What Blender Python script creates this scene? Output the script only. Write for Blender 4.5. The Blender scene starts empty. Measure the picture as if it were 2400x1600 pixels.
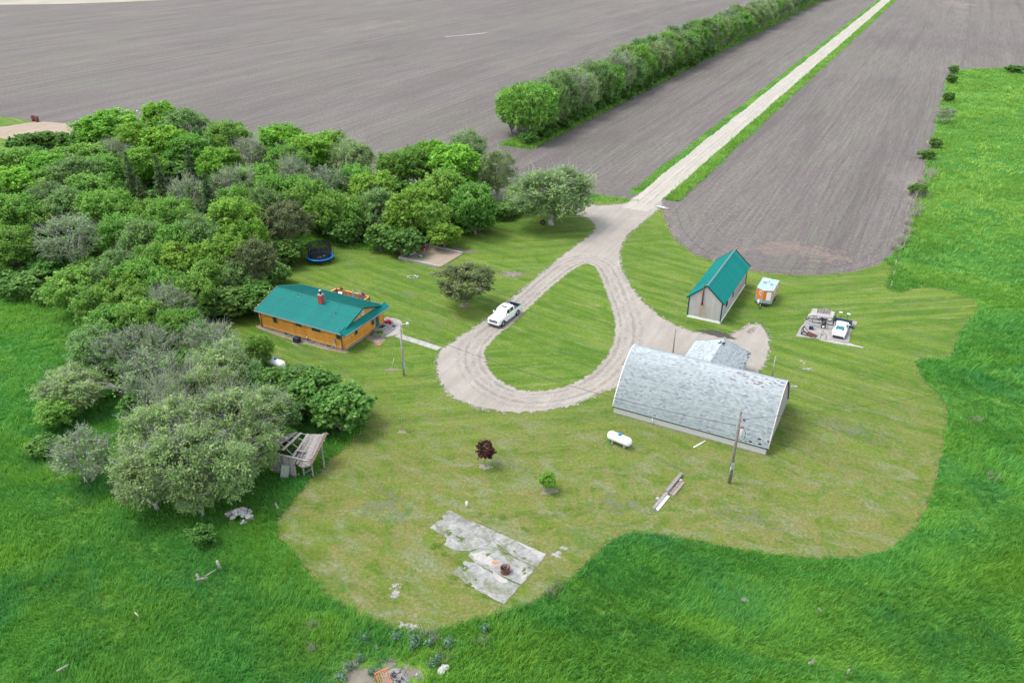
import bpy, bmesh, math, random
import numpy as np
from mathutils import Vector, Matrix
from mathutils.geometry import tessellate_polygon

R = math.radians
SC = bpy.context.scene
COL = SC.collection
# ------------------------------------------------------------------ camera, sky, sun, exposure
CAM_H, PITCH, FPX = 50.0, R(28.4), 1850.0          # drone at 50 m; focal length in pixels of a 2400 px wide frame
cam = bpy.data.objects.new('camera', bpy.data.cameras.new('camera'))
cam.data.sensor_width = 36.0
cam.data.lens = FPX / 2400 * 36
cam.data.clip_start, cam.data.clip_end = 0.5, 9000
cam.location = (0, 0, CAM_H)
cam.rotation_euler = (math.pi / 2 - PITCH, 0, 0)
COL.objects.link(cam)
SC.camera = cam

SUN_EL, SUN_AZ = R(63), R(172)                      # direction towards the sun, azimuth counted from +X
world = bpy.data.worlds.new('World'); SC.world = world; world.use_nodes = True
wn = world.node_tree
sky = wn.nodes.new('ShaderNodeTexSky'); sky.sky_type = 'NISHITA'; sky.sun_disc = False
sky.sun_elevation = SUN_EL; sky.sun_rotation = math.pi / 2 - SUN_AZ
sky.dust_density = 2.0; sky.air_density = 1.0; sky.ozone_density = 1.0; sky.altitude = 300
hs = wn.nodes.new('ShaderNodeHueSaturation'); hs.inputs['Saturation'].default_value = 0.40
wn.links.new(sky.outputs[0], hs.inputs['Color'])
bg = wn.nodes['Background']; bg.inputs['Strength'].default_value = 0.15
wn.links.new(hs.outputs[0], bg.inputs['Color'])
sl = bpy.data.lights.new('sun', 'SUN'); sl.energy = 1.0; sl.angle = R(22); sl.color = (1.0, 0.97, 0.92)
so = bpy.data.objects.new('sun', sl); COL.objects.link(so)
sd = Vector((math.cos(SUN_EL) * math.cos(SUN_AZ), math.cos(SUN_EL) * math.sin(SUN_AZ), math.sin(SUN_EL)))
so.rotation_euler = sd.to_track_quat('Z', 'Y').to_euler(); so.location = (0, 0, 120)
vs = SC.view_settings
vs.view_transform = 'Standard'; vs.look = 'None'; vs.gamma = 1.0; vs.exposure = 1.55; vs.use_curve_mapping = False
SC.cycles.max_bounces = 5; SC.cycles.diffuse_bounces = 3; SC.cycles.glossy_bounces = 2
SC.cycles.transparent_max_bounces = 8; SC.cycles.transmission_bounces = 3

# ------------------------------------------------------------------ ground measure: photograph position -> point on the ground
FW = np.array([0, math.cos(PITCH), -math.sin(PITCH)]); UP = np.array([0, math.sin(PITCH), math.cos(PITCH)])
def at(u, v, z=0.0):
    d = FW * FPX - UP * (v - 800); d = d + np.array([u - 1200.0, 0, 0])
    t = (CAM_H - z) / -d[2]
    return Vector((d[0] * t, d[1] * t, z))
def proj(P):
    P = np.atleast_2d(np.asarray(P, float)) - np.array([0, 0, CAM_H])
    w = P @ FW
    return np.stack([1200 + FPX * P[:, 0] / w, 800 - FPX * (P @ UP) / w], 1)
GRID = R(-28)                                       # the farm's grid: local X to the right and near, local Y along the road
AV = Vector((math.cos(R(62)), math.sin(R(62)), 0)); BV = Vector((AV.y, -AV.x, 0))

# ------------------------------------------------------------------ object helpers
def tag(o, label=None, cat=None, group=None, kind=None):
    if label: o['label'] = label
    if cat: o['category'] = cat
    if group: o['group'] = group
    if kind: o['kind'] = kind
    return o
def empty(name, loc, rz=0.0, label=None, cat=None, group=None):
    o = bpy.data.objects.new(name, None); COL.objects.link(o); o.empty_display_size = 0.2
    o.location = loc; o.rotation_euler = (0, 0, rz)
    return tag(o, label, cat, group)
def link(name, me, parent=None, loc=None, rot=None):
    o = bpy.data.objects.new(name, me); COL.objects.link(o)
    if parent: o.parent = parent
    if loc is not None: o.location = loc
    if rot is not None: o.rotation_euler = rot
    return o
class MB:
    def __init__(s): s.v = []; s.f = []; s.sm = []
    def add(s, vs, fs, smooth=False):
        k = len(s.v); s.v += [tuple(p) for p in vs]
        for f in fs: s.f.append([i + k for i in f]); s.sm.append(smooth)
        return s
    def box(s, c, d, rz=0.0, M=None, bev=0.0):
        x, y, z = d[0] / 2, d[1] / 2, d[2] / 2
        if bev:
            P = []
            for zz, q in ((-z, bev), (-z + bev, 0), (z - bev, 0), (z, bev)):
                a, b_ = x - q, y - q
                c_ = bev * .6
                P += [(-a + c_, -b_, zz), (a - c_, -b_, zz), (a, -b_ + c_, zz), (a, b_ - c_, zz), (a - c_, b_, zz), (-a + c_, b_, zz), (-a, b_ - c_, zz), (-a, -b_ + c_, zz)]
            F_ = [list(range(7, -1, -1)), list(range(24, 32))]
            for r in range(3):
                for i in range(8): F_.append([r * 8 + i, r * 8 + (i + 1) % 8, r * 8 + 8 + (i + 1) % 8, r * 8 + 8 + i])
        else:
            P = [(sx * x, sy * y, sz * z) for sz in (-1, 1) for sx, sy in ((-1, -1), (1, -1), (1, 1), (-1, 1))]
            F_ = [(3, 2, 1, 0), (4, 5, 6, 7), (0, 1, 5, 4), (1, 2, 6, 5), (2, 3, 7, 6), (3, 0, 4, 7)]
        if M is None: M = Matrix.Rotation(rz, 3, 'Z')
        P = [Vector(c) + M @ Vector(p) for p in P]
        return s.add(P, F_)
    def beam(s, p, q, w, h=None, up=(0, 0, 1)):
        p, q = Vector(p), Vector(q); h = h or w
        d = q - p; L = d.length; y = d.normalized(); u = Vector(up)
        if abs(u.dot(y)) > .95: u = Vector((1, 0, 0))
        x = y.cross(u).normalized(); zz = x.cross(y)
        M = Matrix((x, y, zz)).transposed()
        return s.box((p + q) / 2, (w, L, h), M=M)
    def tube(s, pts, rad, n=8, cap=True, smooth=True):
        pts = [Vector(p) for p in pts]; rad = rad if isinstance(rad, (list, tuple)) else [rad] * len(pts)
        V_, F_ = [], []
        px = None
        for i, p in enumerate(pts):
            t = (pts[min(i + 1, len(pts) - 1)] - pts[max(i - 1, 0)]).normalized()
            if px is None: px = t.orthogonal().normalized()
            px = (px - t * px.dot(t))
            px = px.normalized() if px.length > 1e-6 else t.orthogonal().normalized()
            py = t.cross(px)
            for k in range(n):
                a = 2 * math.pi * k / n
                V_.append(p + (px * math.cos(a) + py * math.sin(a)) * rad[i])
        for i in range(len(pts) - 1):
            for k in range(n):
                F_.append((i * n + k, i * n + (k + 1) % n, (i + 1) * n + (k + 1) % n, (i + 1) * n + k))
        s.add(V_, F_, smooth)
        if cap:
            m = (len(pts) - 1) * n
            s.add([], []); k0 = len(s.v) - len(V_)
            s.f.append([k0 + k for k in range(n - 1, -1, -1)]); s.sm.append(False)
            s.f.append([k0 + m + k for k in range(n)]); s.sm.append(False)
        return s
    def lathe(s, prof, c=(0, 0, 0), n=16, M=None, smooth=True, ax=(1, 1)):
        V_, F_ = [], []; M = M or Matrix.Identity(3); c = Vector(c)
        for r, z in prof:
            for k in range(n):
                a = 2 * math.pi * k / n
                V_.append(c + M @ Vector((r * ax[0] * math.cos(a), r * ax[1] * math.sin(a), z)))
        for i in range(len(prof) - 1):
            for k in range(n):
                F_.append((i * n + k, i * n + (k + 1) % n, (i + 1) * n + (k + 1) % n, (i + 1) * n + k))
        return s.add(V_, F_, smooth)
    def prism(s, poly, z0, z1):                     # poly: list of (x, y), counter-clockwise
        n = len(poly)
        V_ = [(p[0], p[1], z0) for p in poly] + [(p[0], p[1], z1) for p in poly]
        F_ = [list(range(n - 1, -1, -1)), list(range(n, 2 * n))] + [(i, (i + 1) % n, n + (i + 1) % n, n + i) for i in range(n)]
        return s.add(V_, F_)
    def side(s, poly, y0, y1):                      # poly: list of (x, z), extruded along y
        n = len(poly)
        V_ = [(p[0], y0, p[1]) for p in poly] + [(p[0], y1, p[1]) for p in poly]
        F_ = [list(range(n)), list(range(2 * n - 1, n - 1, -1))] + [((i + 1) % n, i, n + i, n + (i + 1) % n) for i in range(n)]
        return s.add(V_, F_)
    def sidex(s, poly, x0, x1):                     # poly: list of (y, z), extruded along x
        n = len(poly)
        V_ = [(x0, p[0], p[1]) for p in poly] + [(x1, p[0], p[1]) for p in poly]
        F_ = [list(range(n - 1, -1, -1)), list(range(n, 2 * n))] + [(i, (i + 1) % n, n + (i + 1) % n, n + i) for i in range(n)]
        return s.add(V_, F_)
    def mesh(s, name, mat):
        me = bpy.data.meshes.new(name); me.from_pydata(s.v, [], s.f); me.update()
        if any(s.sm): me.polygons.foreach_set('use_smooth', s.sm)
        if mat: me.materials.append(mat)
        return me
    def build(s, name, mat, parent=None, loc=None, rot=None):
        return link(name, s.mesh(name, mat), parent, loc, rot)
def np_mesh(name, V, F4, mat, attrs=None):          # quads or triangles from arrays
    me = bpy.data.meshes.new(name)
    V = np.asarray(V, np.float32); F4 = np.asarray(F4, np.int32)
    n, k = F4.shape
    me.vertices.add(len(V)); me.vertices.foreach_set('co', V.ravel())
    me.loops.add(n * k); me.loops.foreach_set('vertex_index', F4.ravel())
    me.polygons.add(n); me.polygons.foreach_set('loop_start', np.arange(0, n * k, k, dtype=np.int32))
    me.update(calc_edges=True)
    for an, data in (attrs or {}).items():
        a = me.attributes.new(an, 'FLOAT', 'POINT'); a.data.foreach_set('value', np.asarray(data, np.float32))
    if mat: me.materials.append(mat)
    return me

# ------------------------------------------------------------------ material helpers
class NT:
    def __init__(s, name):
        s.m = bpy.data.materials.new(name); s.m.use_nodes = True; s.t = s.m.node_tree
        s.b = s.t.nodes['Principled BSDF']; s.out = s.t.nodes['Material Output']
    def n(s, typ, ins=None, **props):
        nd = s.t.nodes.new('ShaderNode' + typ)
        for k, v in props.items(): setattr(nd, k, v)
        for k, v in (ins or {}).items(): s.set(nd.inputs[k], v)
        return nd
    def set(s, sock, v):
        if isinstance(v, bpy.types.NodeSocket): s.t.links.new(v, sock)
        else: sock.default_value = v
    def coord(s, which='Object', scale=(1, 1, 1), rz=0.0, loc=(0, 0, 0)):
        c = s.n('TexCoord').outputs[which]
        m = s.n('Mapping', {'Vector': c}); m.inputs['Scale'].default_value = scale
        if rz:
            r = s.n('Mapping', {'Vector': c}); r.inputs['Rotation'].default_value = (0, 0, rz)
            s.set(m.inputs['Vector'], r.outputs[0])
        m.inputs['Location'].default_value = loc
        return m.outputs[0]
    def noise(s, scale, vec=None, detail=4, rough=.6, dist=0.0):
        vec = vec or s.coord()
        return s.n('TexNoise', {'Vector': vec, 'Scale': scale, 'Detail': detail, 'Roughness': rough, 'Distortion': dist}).outputs[0]
    def ramp(s, fac, stops):
        r = s.n('ValToRGB', {'Fac': fac}); e = r.color_ramp.elements
        while len(e) < len(stops): e.new(.5)
        for el, (p, c) in zip(e, stops):
            el.position = p; el.color = (*c, 1) if not isinstance(c, (int, float)) else (c, c, c, 1)
        return r.outputs[0]
    def mix(s, fac, a, b, mode='MIX'):
        m = s.n('Mix', data_type='RGBA', blend_type=mode)
        s.set(m.inputs[0], fac)
        for i, v in ((6, a), (7, b)):
            s.set(m.inputs[i], (*v, 1) if isinstance(v, tuple) and len(v) == 3 else v)
        return m.outputs[2]
    def math(s, op, a, b=0.0):
        m = s.n('Math', operation=op); s.set(m.inputs[0], a); s.set(m.inputs[1], b)
        return m.outputs[0]
    def bump(s, h, strength=.3, dist=.1):
        s.set(s.b.inputs['Normal'], s.n('Bump', {'Height': h, 'Strength': strength, 'Distance': dist}).outputs[0])
    def col(s, c): s.set(s.b.inputs['Base Color'], (*c, 1) if isinstance(c, tuple) else c)
    def rough(s, r, spec=.3):
        s.set(s.b.inputs['Roughness'], r); s.b.inputs['Specular IOR Level'].default_value = spec
        return s
MATS = {}
def simple(name, c, rough=.7, var=.15, scale=6.0, metal=0.0, spec=.4, bump=.0, rnd=0.0, dirt=None):
    if name in MATS: return MATS[name]
    t = NT(name); t.rough(rough, spec); t.b.inputs['Metallic'].default_value = metal
    nz = t.noise(scale, detail=5)
    lo = tuple(x * (1 - var) for x in c); hi = tuple(min(1, x * (1 + var)) for x in c)
    cc = t.ramp(nz, [(.3, lo), (.7, hi)])
    if dirt:
        d = t.ramp(t.noise(scale * .35, detail=6, rough=.7), [(.52, 0), (.68, 1)])
        cc = t.mix(d, cc, dirt)
    if rnd:
        r = t.n('ObjectInfo').outputs['Random']
        h = t.n('HueSaturation', {'Color': cc, 'Value': t.math('MULTIPLY_ADD', r, rnd * 2)})
        h.inputs['Value'].links[0].from_node.inputs[2].default_value = 1 - rnd
        cc = h.outputs[0]
    t.col(cc)
    if bump: t.bump(nz, bump, .02)
    MATS[name] = t.m
    return t.m

# ------------------------------------------------------------------ ground sheets
def inside(P, poly):
    P = np.asarray(P); x, y = P[:, 0], P[:, 1]; poly = np.asarray(poly)[:, :2]
    r = np.zeros(len(P), bool); j = len(poly) - 1
    for i in range(len(poly)):
        xi, yi = poly[i]; xj, yj = poly[j]
        c = ((yi > y) != (yj > y)) & (x < (xj - xi) * (y - yi) / ((yj - yi) or 1e-9) + xi)
        r ^= c; j = i
    return r
def gp(pts): return [at(*p) for p in pts]
def smooth_poly(pts, step=.6, jit=0.0, seed=1, closed=True, rounds=2):
    P = [Vector((p[0], p[1])) for p in pts]
    for _ in range(rounds):                         # Chaikin corner cutting
        Q = []; n = len(P)
        for i in range(n if closed else n - 1):
            a, b_ = P[i], P[(i + 1) % n]
            Q += [a * .75 + b_ * .25, a * .25 + b_ * .75]
        P = Q
    out = []; n = len(P); rg = random.Random(seed)
    for i in range(n if closed else n - 1):
        a, b_ = P[i], P[(i + 1) % n]; L = (b_ - a).length
        far = max(1.0, a.length / 90.0)
        k = max(1, min(400, int(L / (step * far))))
        nrm = Vector((-(b_ - a).y, (b_ - a).x)); nrm = nrm.normalized() if nrm.length > 1e-9 else nrm
        for q in range(k):
            p = a.lerp(b_, q / k)
            j = jit * (math.sin(p.x * 1.7 + seed) * .3 + math.sin(p.y * 2.3 + p.x * .9) * .3 + rg.uniform(-1, 1) * .55)
            out.append(p + nrm * j)
    return out
def sheet(name, poly, z, mat, parent=None, kind='structure'):
    tri = tessellate_polygon([[Vector((p[0], p[1], 0)) for p in poly]])
    me = bpy.data.meshes.new(name)
    fs = []
    for t in tri:
        a, b_, c = (poly[i] for i in t)
        cr = (b_[0] - a[0]) * (c[1] - a[1]) - (b_[1] - a[1]) * (c[0] - a[0])
        fs.append(t if cr > 0 else t[::-1])
    me.from_pydata([(p[0], p[1], z) for p in poly], [], fs); me.update(); me.materials.append(mat)
    o = link(name, me, parent)
    if kind and not parent: o['kind'] = kind
    return o

def soil_mat():
    t = NT('tilled_soil'); t.rough(.95, .1)
    row = t.noise(1.0, t.coord(scale=(.06, 1.7, 1), rz=R(-62)), 6, .72, .3)
    tram = t.noise(1.0, t.coord(scale=(.003, .33, 1), rz=R(-62), loc=(2, 0, 0)), 4, .75)
    band = t.noise(1.0, t.coord(scale=(.010, .085, 1), rz=R(-62)), 5, .62, .6)
    big = t.noise(.010, None, 6, .62, .9)
    clod = t.noise(1.1, None, 7, .82); fine = t.noise(4.0, None, 4, .85)
    c = t.ramp(band, [(.30, (0.136, 0.120, 0.113)), (.5, (0.177, 0.158, 0.146)), (.72, (0.230, 0.208, 0.187))])
    c = t.mix(t.ramp(big, [(.40, 0), (.66, .6)]), c, (0.207, 0.201, 0.163))
    c = t.mix(t.ramp(big, [(.30, .5), (.42, 0)]), c, (0.144, 0.121, 0.117))
    c = t.mix(t.ramp(tram, [(.38, .4), (.47, 0)]), c, (0.098, 0.084, 0.082))
    c = t.mix(t.ramp(tram, [(.56, 0), (.66, .35)]), c, (0.259, 0.231, 0.207))
    c = t.mix(t.ramp(row, [(.36, .55), (.60, 0)]), c, (0.092, 0.079, 0.076))
    pale = t.ramp(t.noise(.03, t.coord(scale=(.3, 1, 1), rz=R(-62)), 6, .66, .7), [(.60, 0), (.74, .55)])
    c = t.mix(pale, c, (0.334, 0.287, 0.241))
    c = t.mix(t.ramp(clod, [(.38, .62), (.60, 0)]), c, (0.076, 0.065, 0.063))
    c = t.mix(t.ramp(clod, [(.60, 0), (.76, .45)]), c, (0.311, 0.282, 0.256))
    c = t.mix(t.ramp(fine, [(.36, .4), (.58, 0)]), c, (0.069, 0.059, 0.057))
    crop = t.math('MULTIPLY', t.ramp(t.noise(.03, None, 4, .6), [(.46, 0), (.62, 1)]), t.ramp(row, [(.5, 0), (.68, .42)]))
    c = t.mix(crop, c, (0.115, 0.186, 0.071))
    t.col(c); t.bump(t.math('ADD', row, t.math('MULTIPLY', clod, .7)), .6, .25)
    return t.m
def meadow_mat():
    t = NT('meadow_ground'); t.rough(.95, .1)
    big = t.noise(.05, None, 5, .6, 1.0); f = t.noise(3.0, None, 6, .75)
    yl = t.noise(.09, t.coord(scale=(.35, 1, 1), rz=R(20)), 5, .62, 1.2)
    c = t.ramp(big, [(.3, (0.039, 0.163, 0.026)), (.55, (0.072, 0.221, 0.029)), (.75, (0.130, 0.286, 0.036))])
    c = t.mix(t.ramp(yl, [(.48, 0), (.66, .7)]), c, (0.195, 0.325, 0.046))
    c = t.mix(t.ramp(f, [(.35, .70), (.62, 0)]), c, (0.019, 0.078, 0.016))
    t.col(c); t.bump(f, .8, .4)
    return t.m
def lawn_mat(name, dry):
    t = NT(name); t.rough(.95, .12)
    patch = t.noise(.20, None, 6, .68, .9); big = t.noise(.045, None, 4, .6)
    fine = t.noise(3.2, None, 7, .82); grit = t.noise(11.0, None, 4, .85)
    c = t.ramp(patch, [(.28, (0.079, 0.175, 0.016)), (.5, (0.122, 0.215, 0.020)), (.72, (0.175, 0.243, 0.029))])
    # mowing passes in two directions: long pale wisps of clippings and darker lines between them
    sel = t.ramp(t.noise(.020, t.coord(loc=(3, 8, 0)), 2, .4), [(.44, 0), (.56, 1)])
    def wisp(rz, off):
        a = t.noise(1.0, t.coord(scale=(.17, 1.25, 1), rz=rz, loc=(off, 0, 0)), 5, .72, .45)
        b_ = t.noise(1.0, t.coord(scale=(.035, .62, 1), rz=rz, loc=(off, 5, 0)), 3, .55, .2)
        return a, b_
    a1, b1 = wisp(R(38), 1); a2, b2 = wisp(R(-8), 4)
    wa = t.mix(sel, a1, a2); wb = t.mix(sel, b1, b2)
    c = t.mix(t.ramp(wb, [(.40, .62), (.52, 0)]), c, (0.051, 0.141, 0.011))
    c = t.mix(t.ramp(wb, [(.51, 0), (.62, .55)]), c, (0.220, 0.296, 0.047))
    c = t.mix(t.ramp(wa, [(.52, 0), (.66, .85)]), c, (0.271, 0.303, 0.102))
    # drier, browner turf towards the near side of the yard (it is a property of the turf there)
    xyz = t.n('SeparateXYZ', {0: t.n('TexCoord').outputs['Object']})
    near = t.n('MapRange', {0: xyz.outputs[1], 1: 88.0, 2: 60.0, 3: .10, 4: 1.0}).outputs[0]
    dn = t.math('MULTIPLY', near, dry)
    c = t.mix(t.math('MULTIPLY', dn, .42), c, (0.169, 0.169, 0.034))
    pm = t.ramp(t.noise(.30, None, 7, .72, 1.4), [(.42, 0), (.58, .95)])
    c = t.mix(t.math('MULTIPLY', pm, dn), c, (0.243, 0.215, 0.075))
    gm = t.ramp(t.noise(.45, t.coord(scale=(.5, 1.2, 1), rz=R(25), loc=(40, 9, 0)), 7, .78, .6), [(.50, 0), (.64, .85)])
    c = t.mix(t.math('MULTIPLY', gm, t.math('MAXIMUM', dn, .3)), c, (0.266, 0.271, 0.169))
    gr = t.ramp(t.noise(.26, t.coord(loc=(11, 2, 0)), 6, .7, 1.0), [(.56, 0), (.68, .75)])
    c = t.mix(gr, c, (0.066, 0.169, 0.018))
    c = t.mix(t.ramp(fine, [(.36, .78), (.60, 0)]), c, t.mix(.70, c, (0.025, 0.056, 0.009)))
    c = t.mix(t.ramp(fine, [(.56, 0), (.74, .40)]), c, (0.271, 0.305, 0.113))
    c = t.mix(t.ramp(grit, [(.36, .50), (.58, 0)]), c, (0.034, 0.077, 0.011))
    t.col(c); t.bump(t.math('ADD', fine, grit), .7, .12)
    return t.m
def gravel_mat(name, c0, c1, green=.3):
    t = NT(name); t.rough(.95, .15)
    a = t.noise(.25, None, 5, .6); f = t.noise(7.0, None, 6, .8); g = t.noise(1.1, None, 6, .75, .5)
    tr = t.noise(1.0, t.coord(scale=(.06, .9, 1), rz=R(-62)), 4, .6)
    c = t.ramp(a, [(.3, c0), (.7, c1)])
    c = t.mix(t.ramp(tr, [(.42, .35), (.6, 0)]), c, tuple(x * .72 for x in c0))
    c = t.mix(t.ramp(f, [(.38, .55), (.6, 0)]), c, tuple(x * .55 for x in c0))
    c = t.mix(t.ramp(g, [(.62, 0), (.72, green)]), c, (.10, .14, .045))
    t.col(c); t.bump(f, .6, .08)
    return t.m

M_SOIL, M_MEADOW, M_LAWN, M_ISL = soil_mat(), meadow_mat(), lawn_mat('mown_lawn', 1.0), lawn_mat('island_lawn', .25)
M_GRAVEL = gravel_mat('gravel', (0.304, 0.272, 0.233), (0.378, 0.345, 0.299))
M_GRAVEL_FAR = gravel_mat('road_gravel', (0.368, 0.340, 0.286), (0.442, 0.412, 0.355), .05)
M_SANDY = gravel_mat('sandy_gravel', (0.304, 0.239, 0.178), (0.368, 0.304, 0.233), .05)
M_BARE = gravel_mat('bare_earth', (0.202, 0.177, 0.143), (0.276, 0.244, 0.200), .5)

G = 3500
sheet('field', [(-G, -400), (G, -400), (G, G), (-G, G)], 0.0, M_SOIL)
HEAD = [(1548, 478), (1558, 520), (1572, 552), (1612, 590), (1665, 612), (1745, 634), (1850, 646), (1960, 645), (2040, 628), (2092, 600)]
FENCE = [(2120, 560), (2168, 400), (2205, 250), (2224, 166)]
MEADOW = smooth_poly(gp([(-700, 470), (0, 415), (200, 395), (560, 425), (880, 455), (1130, 478), (1330, 448), (1440, 462)] + HEAD + FENCE +
                        [(2300, 160), (2500, 159), (2900, 158), (2900, 700), (2900, 2400), (-700, 2400)]), 1.0, .25, 3, rounds=1)
sheet('meadow', MEADOW, .010, M_MEADOW)
LAWN_PX = [(640, 640), (690, 585), (760, 572), (860, 590), (930, 590), (1010, 560), (1130, 530), (1230, 500), (1330, 480), (1440, 470)] + HEAD[:-1] + [
    (2078, 612), (2092, 632), (2076, 660), (2078, 680), (2100, 688), (2135, 678), (2180, 672), (2230, 684), (2280, 702), (2300, 722), (2272, 745), (2240, 790), (2226, 848),
    (2160, 836), (2148, 845), (2153, 880), (2175, 905), (2200, 930), (2222, 962), (2208, 1050), (2190, 1130), (2160, 1212), (2138, 1245), (2090, 1286),
    (2020, 1304), (1930, 1308), (1830, 1300), (1720, 1284), (1600, 1258), (1500, 1249), (1455, 1250), (1420, 1276), (1380, 1312), (1330, 1356), (1290, 1386),
    (1230, 1420), (1150, 1440), (1080, 1458), (1020, 1476), (960, 1481), (900, 1466), (830, 1430), (780, 1405), (745, 1370), (720, 1330), (690, 1290),
    (655, 1258), (648, 1235), (660, 1205), (700, 1158), (740, 1112), (780, 1070), (820, 1040), (850, 1010), (866, 970), (850, 925), (780, 900), (700, 865),
    (640, 840), (560, 800), (520, 765), (560, 735), (600, 700)]
LAWN = smooth_poly(gp(LAWN_PX), .5, .12, 5)
sheet('lawn', LAWN, .020, M_LAWN)
YARD_PX = [(1330, 470), (1380, 482), (1440, 482), (1500, 470), (1556, 470), (1540, 492), (1505, 520), (1465, 552), (1449, 585), (1452, 625), (1470, 665), (1500, 705), (1545, 745),
           (1600, 772), (1660, 788), (1720, 786), (1765, 757), (1792, 768), (1803, 810), (1790, 855), (1755, 892), (1700, 905), (1560, 905), (1430, 905), (1390, 925), (1340, 948), (1260, 964), (1180, 964), (1110, 950),
           (1060, 928), (1032, 890), (1024, 850), (1036, 820), (1070, 798), (1130, 758), (1190, 713), (1250, 660), (1330, 592), (1392, 548), (1400, 530), (1385, 512), (1340, 498), (1300, 488), (1250, 490), (1250, 470)]
YARD = smooth_poly(gp(YARD_PX), .35, .06, 7)
sheet('gravel_yard', YARD, .030, M_GRAVEL)
ISL_PX = [(1383, 616), (1402, 640), (1420, 688), (1436, 735), (1441, 775), (1428, 825), (1392, 868), (1345, 898), (1285, 914), (1222, 916), (1172, 892), (1141, 855), (1138, 822), (1160, 793), (1204, 760), (1252, 712), (1302, 666), (1350, 628)]
ISLAND = smooth_poly(gp(ISL_PX), .35, .05, 11)
sheet('lawn_island', ISLAND, .040, M_ISL)
def ribbon(name, p, d, n, s0, s1, w0, w1, z, mat, jit, step=2.0, seed=1):
    rg = random.Random(seed); L = []; Rr = []
    s = s0
    while s <= s1:
        far = max(1, (p + d * s).length / 160)
        a = w0 + jit * (math.sin(s * .21 + seed) * .5 + rg.uniform(-.6, .6)); b_ = w1 + jit * (math.sin(s * .17 + 2 * seed) * .5 + rg.uniform(-.6, .6))
        L.append(p + d * s + n * a); Rr.append(p + d * s + n * b_); s += step * far
    return sheet(name, L + Rr[::-1], z, mat), L + Rr[::-1]
ROAD0 = (at(1556, 408) + at(1562 + 40, 424)) / 2    # on the long straight road
ROAD0 = Vector((ROAD0.x, ROAD0.y, 0))
_, VERGE = ribbon('road_verge', ROAD0, AV, BV, -15, 1600, -4.9, 6.0, .012, M_MEADOW, .5, 1.2, 3)
ribbon('gravel_road', ROAD0, AV, BV, -24, 1600, -2.75, 2.75, .034, M_GRAVEL_FAR, .28, 1.0, 4)
BELT0 = at(1240, 342)
_, BELTG = ribbon('shelterbelt_ground', BELT0, AV, BV, -3, 900, -7.5, 2.2, .012, M_MEADOW, .5, 1.4, 9)
# gravel pad and neighbour's lawn beyond the wood, far sunlit field patch
sheet('neighbour_lawn', smooth_poly(gp([(-300, 250), (0, 274), (40, 277), (80, 287), (60, 296), (0, 302), (0, 320), (22, 326), (40, 340), (60, 380), (-300, 420)]), 1.0, .3, 2), .014, M_ISL)
sheet('gravel_pad', smooth_poly(gp([(-200, 330), (-20, 301), (40, 293), (85, 284), (140, 288), (215, 298), (215, 345), (100, 348), (35, 340), (20, 326), (-40, 318)]), 1.0, .3, 2), .024, M_SANDY)
sheet('sunlit_field_patch', smooth_poly([at(-300, 14), at(0, 12), at(150, 10), at(320, 4), at(480, -4), at(700, -20), at(700, -60), at(-300, -60)], 2, .5, 2), .012,
      simple('painted_sunlight', (.27, .245, .19), .95, .2, .05))  # pale tan colour imitates sunshine falling on part of the far field

# ragged edges: a strip whose cover thins out, and patches of bare ground with broken rims
def thin_mat(src, name, amount=1.0, scale=1.6):
    m = src.copy(); m.name = name; nt = m.node_tree
    out = nt.nodes['Material Output']; sh = out.inputs['Surface'].links[0].from_socket
    at_ = nt.nodes.new('ShaderNodeAttribute'); at_.attribute_name = 'e'
    tc = nt.nodes.new('ShaderNodeTexCoord'); nz = nt.nodes.new('ShaderNodeTexNoise'); nz.inputs['Scale'].default_value = scale; nz.inputs['Detail'].default_value = 7; nz.inputs['Roughness'].default_value = .72
    geo = nt.nodes.new('ShaderNodeNewGeometry'); nt.links.new(geo.outputs['Position'], nz.inputs['Vector'])
    ad = nt.nodes.new('ShaderNodeMath'); ad.operation = 'MULTIPLY_ADD'; nt.links.new(nz.outputs[0], ad.inputs[0]); ad.inputs[1].default_value = 2.6; nt.links.new(at_.outputs['Fac'], ad.inputs[2])
    mr = nt.nodes.new('ShaderNodeMapRange'); nt.links.new(ad.outputs[0], mr.inputs[0]); mr.inputs[1].default_value = 1.62; mr.inputs[2].default_value = 1.82; mr.inputs[4].default_value = amount
    tr = nt.nodes.new('ShaderNodeBsdfTransparent'); mx = nt.nodes.new('ShaderNodeMixShader')
    nt.links.new(mr.outputs[0], mx.inputs[0]); nt.links.new(tr.outputs[0], mx.inputs[1]); nt.links.new(sh, mx.inputs[2]); nt.links.new(mx.outputs[0], out.inputs['Surface'])
    return m
def fringe(name, poly, w_in, w_out, z, mat):
    n = len(poly); area = sum(poly[i].x * poly[(i + 1) % n].y - poly[(i + 1) % n].x * poly[i].y for i in range(n)); sg = 1 if area > 0 else -1
    A_, B_ = [], []
    for i in range(n):
        t = (poly[(i + 2) % n] - poly[i - 2]); nr = Vector((t.y, -t.x)).normalized() * sg
        A_.append(poly[i] - nr * w_in); B_.append(poly[i] + nr * w_out)
    V_ = [(p.x, p.y, z) for p in A_] + [(p.x, p.y, z) for p in poly] + [(p.x, p.y, z) for p in B_]
    F_ = [(k * n + i, k * n + (i + 1) % n, (k + 1) * n + (i + 1) % n, (k + 1) * n + i) for k in (0, 1) for i in range(n)]
    o = link(name, np_mesh(name, V_, F_, mat, {'e': [1.0] * n + [.55] * n + [-.3] * n})); o['kind'] = 'structure'
ZC = [0]
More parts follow.
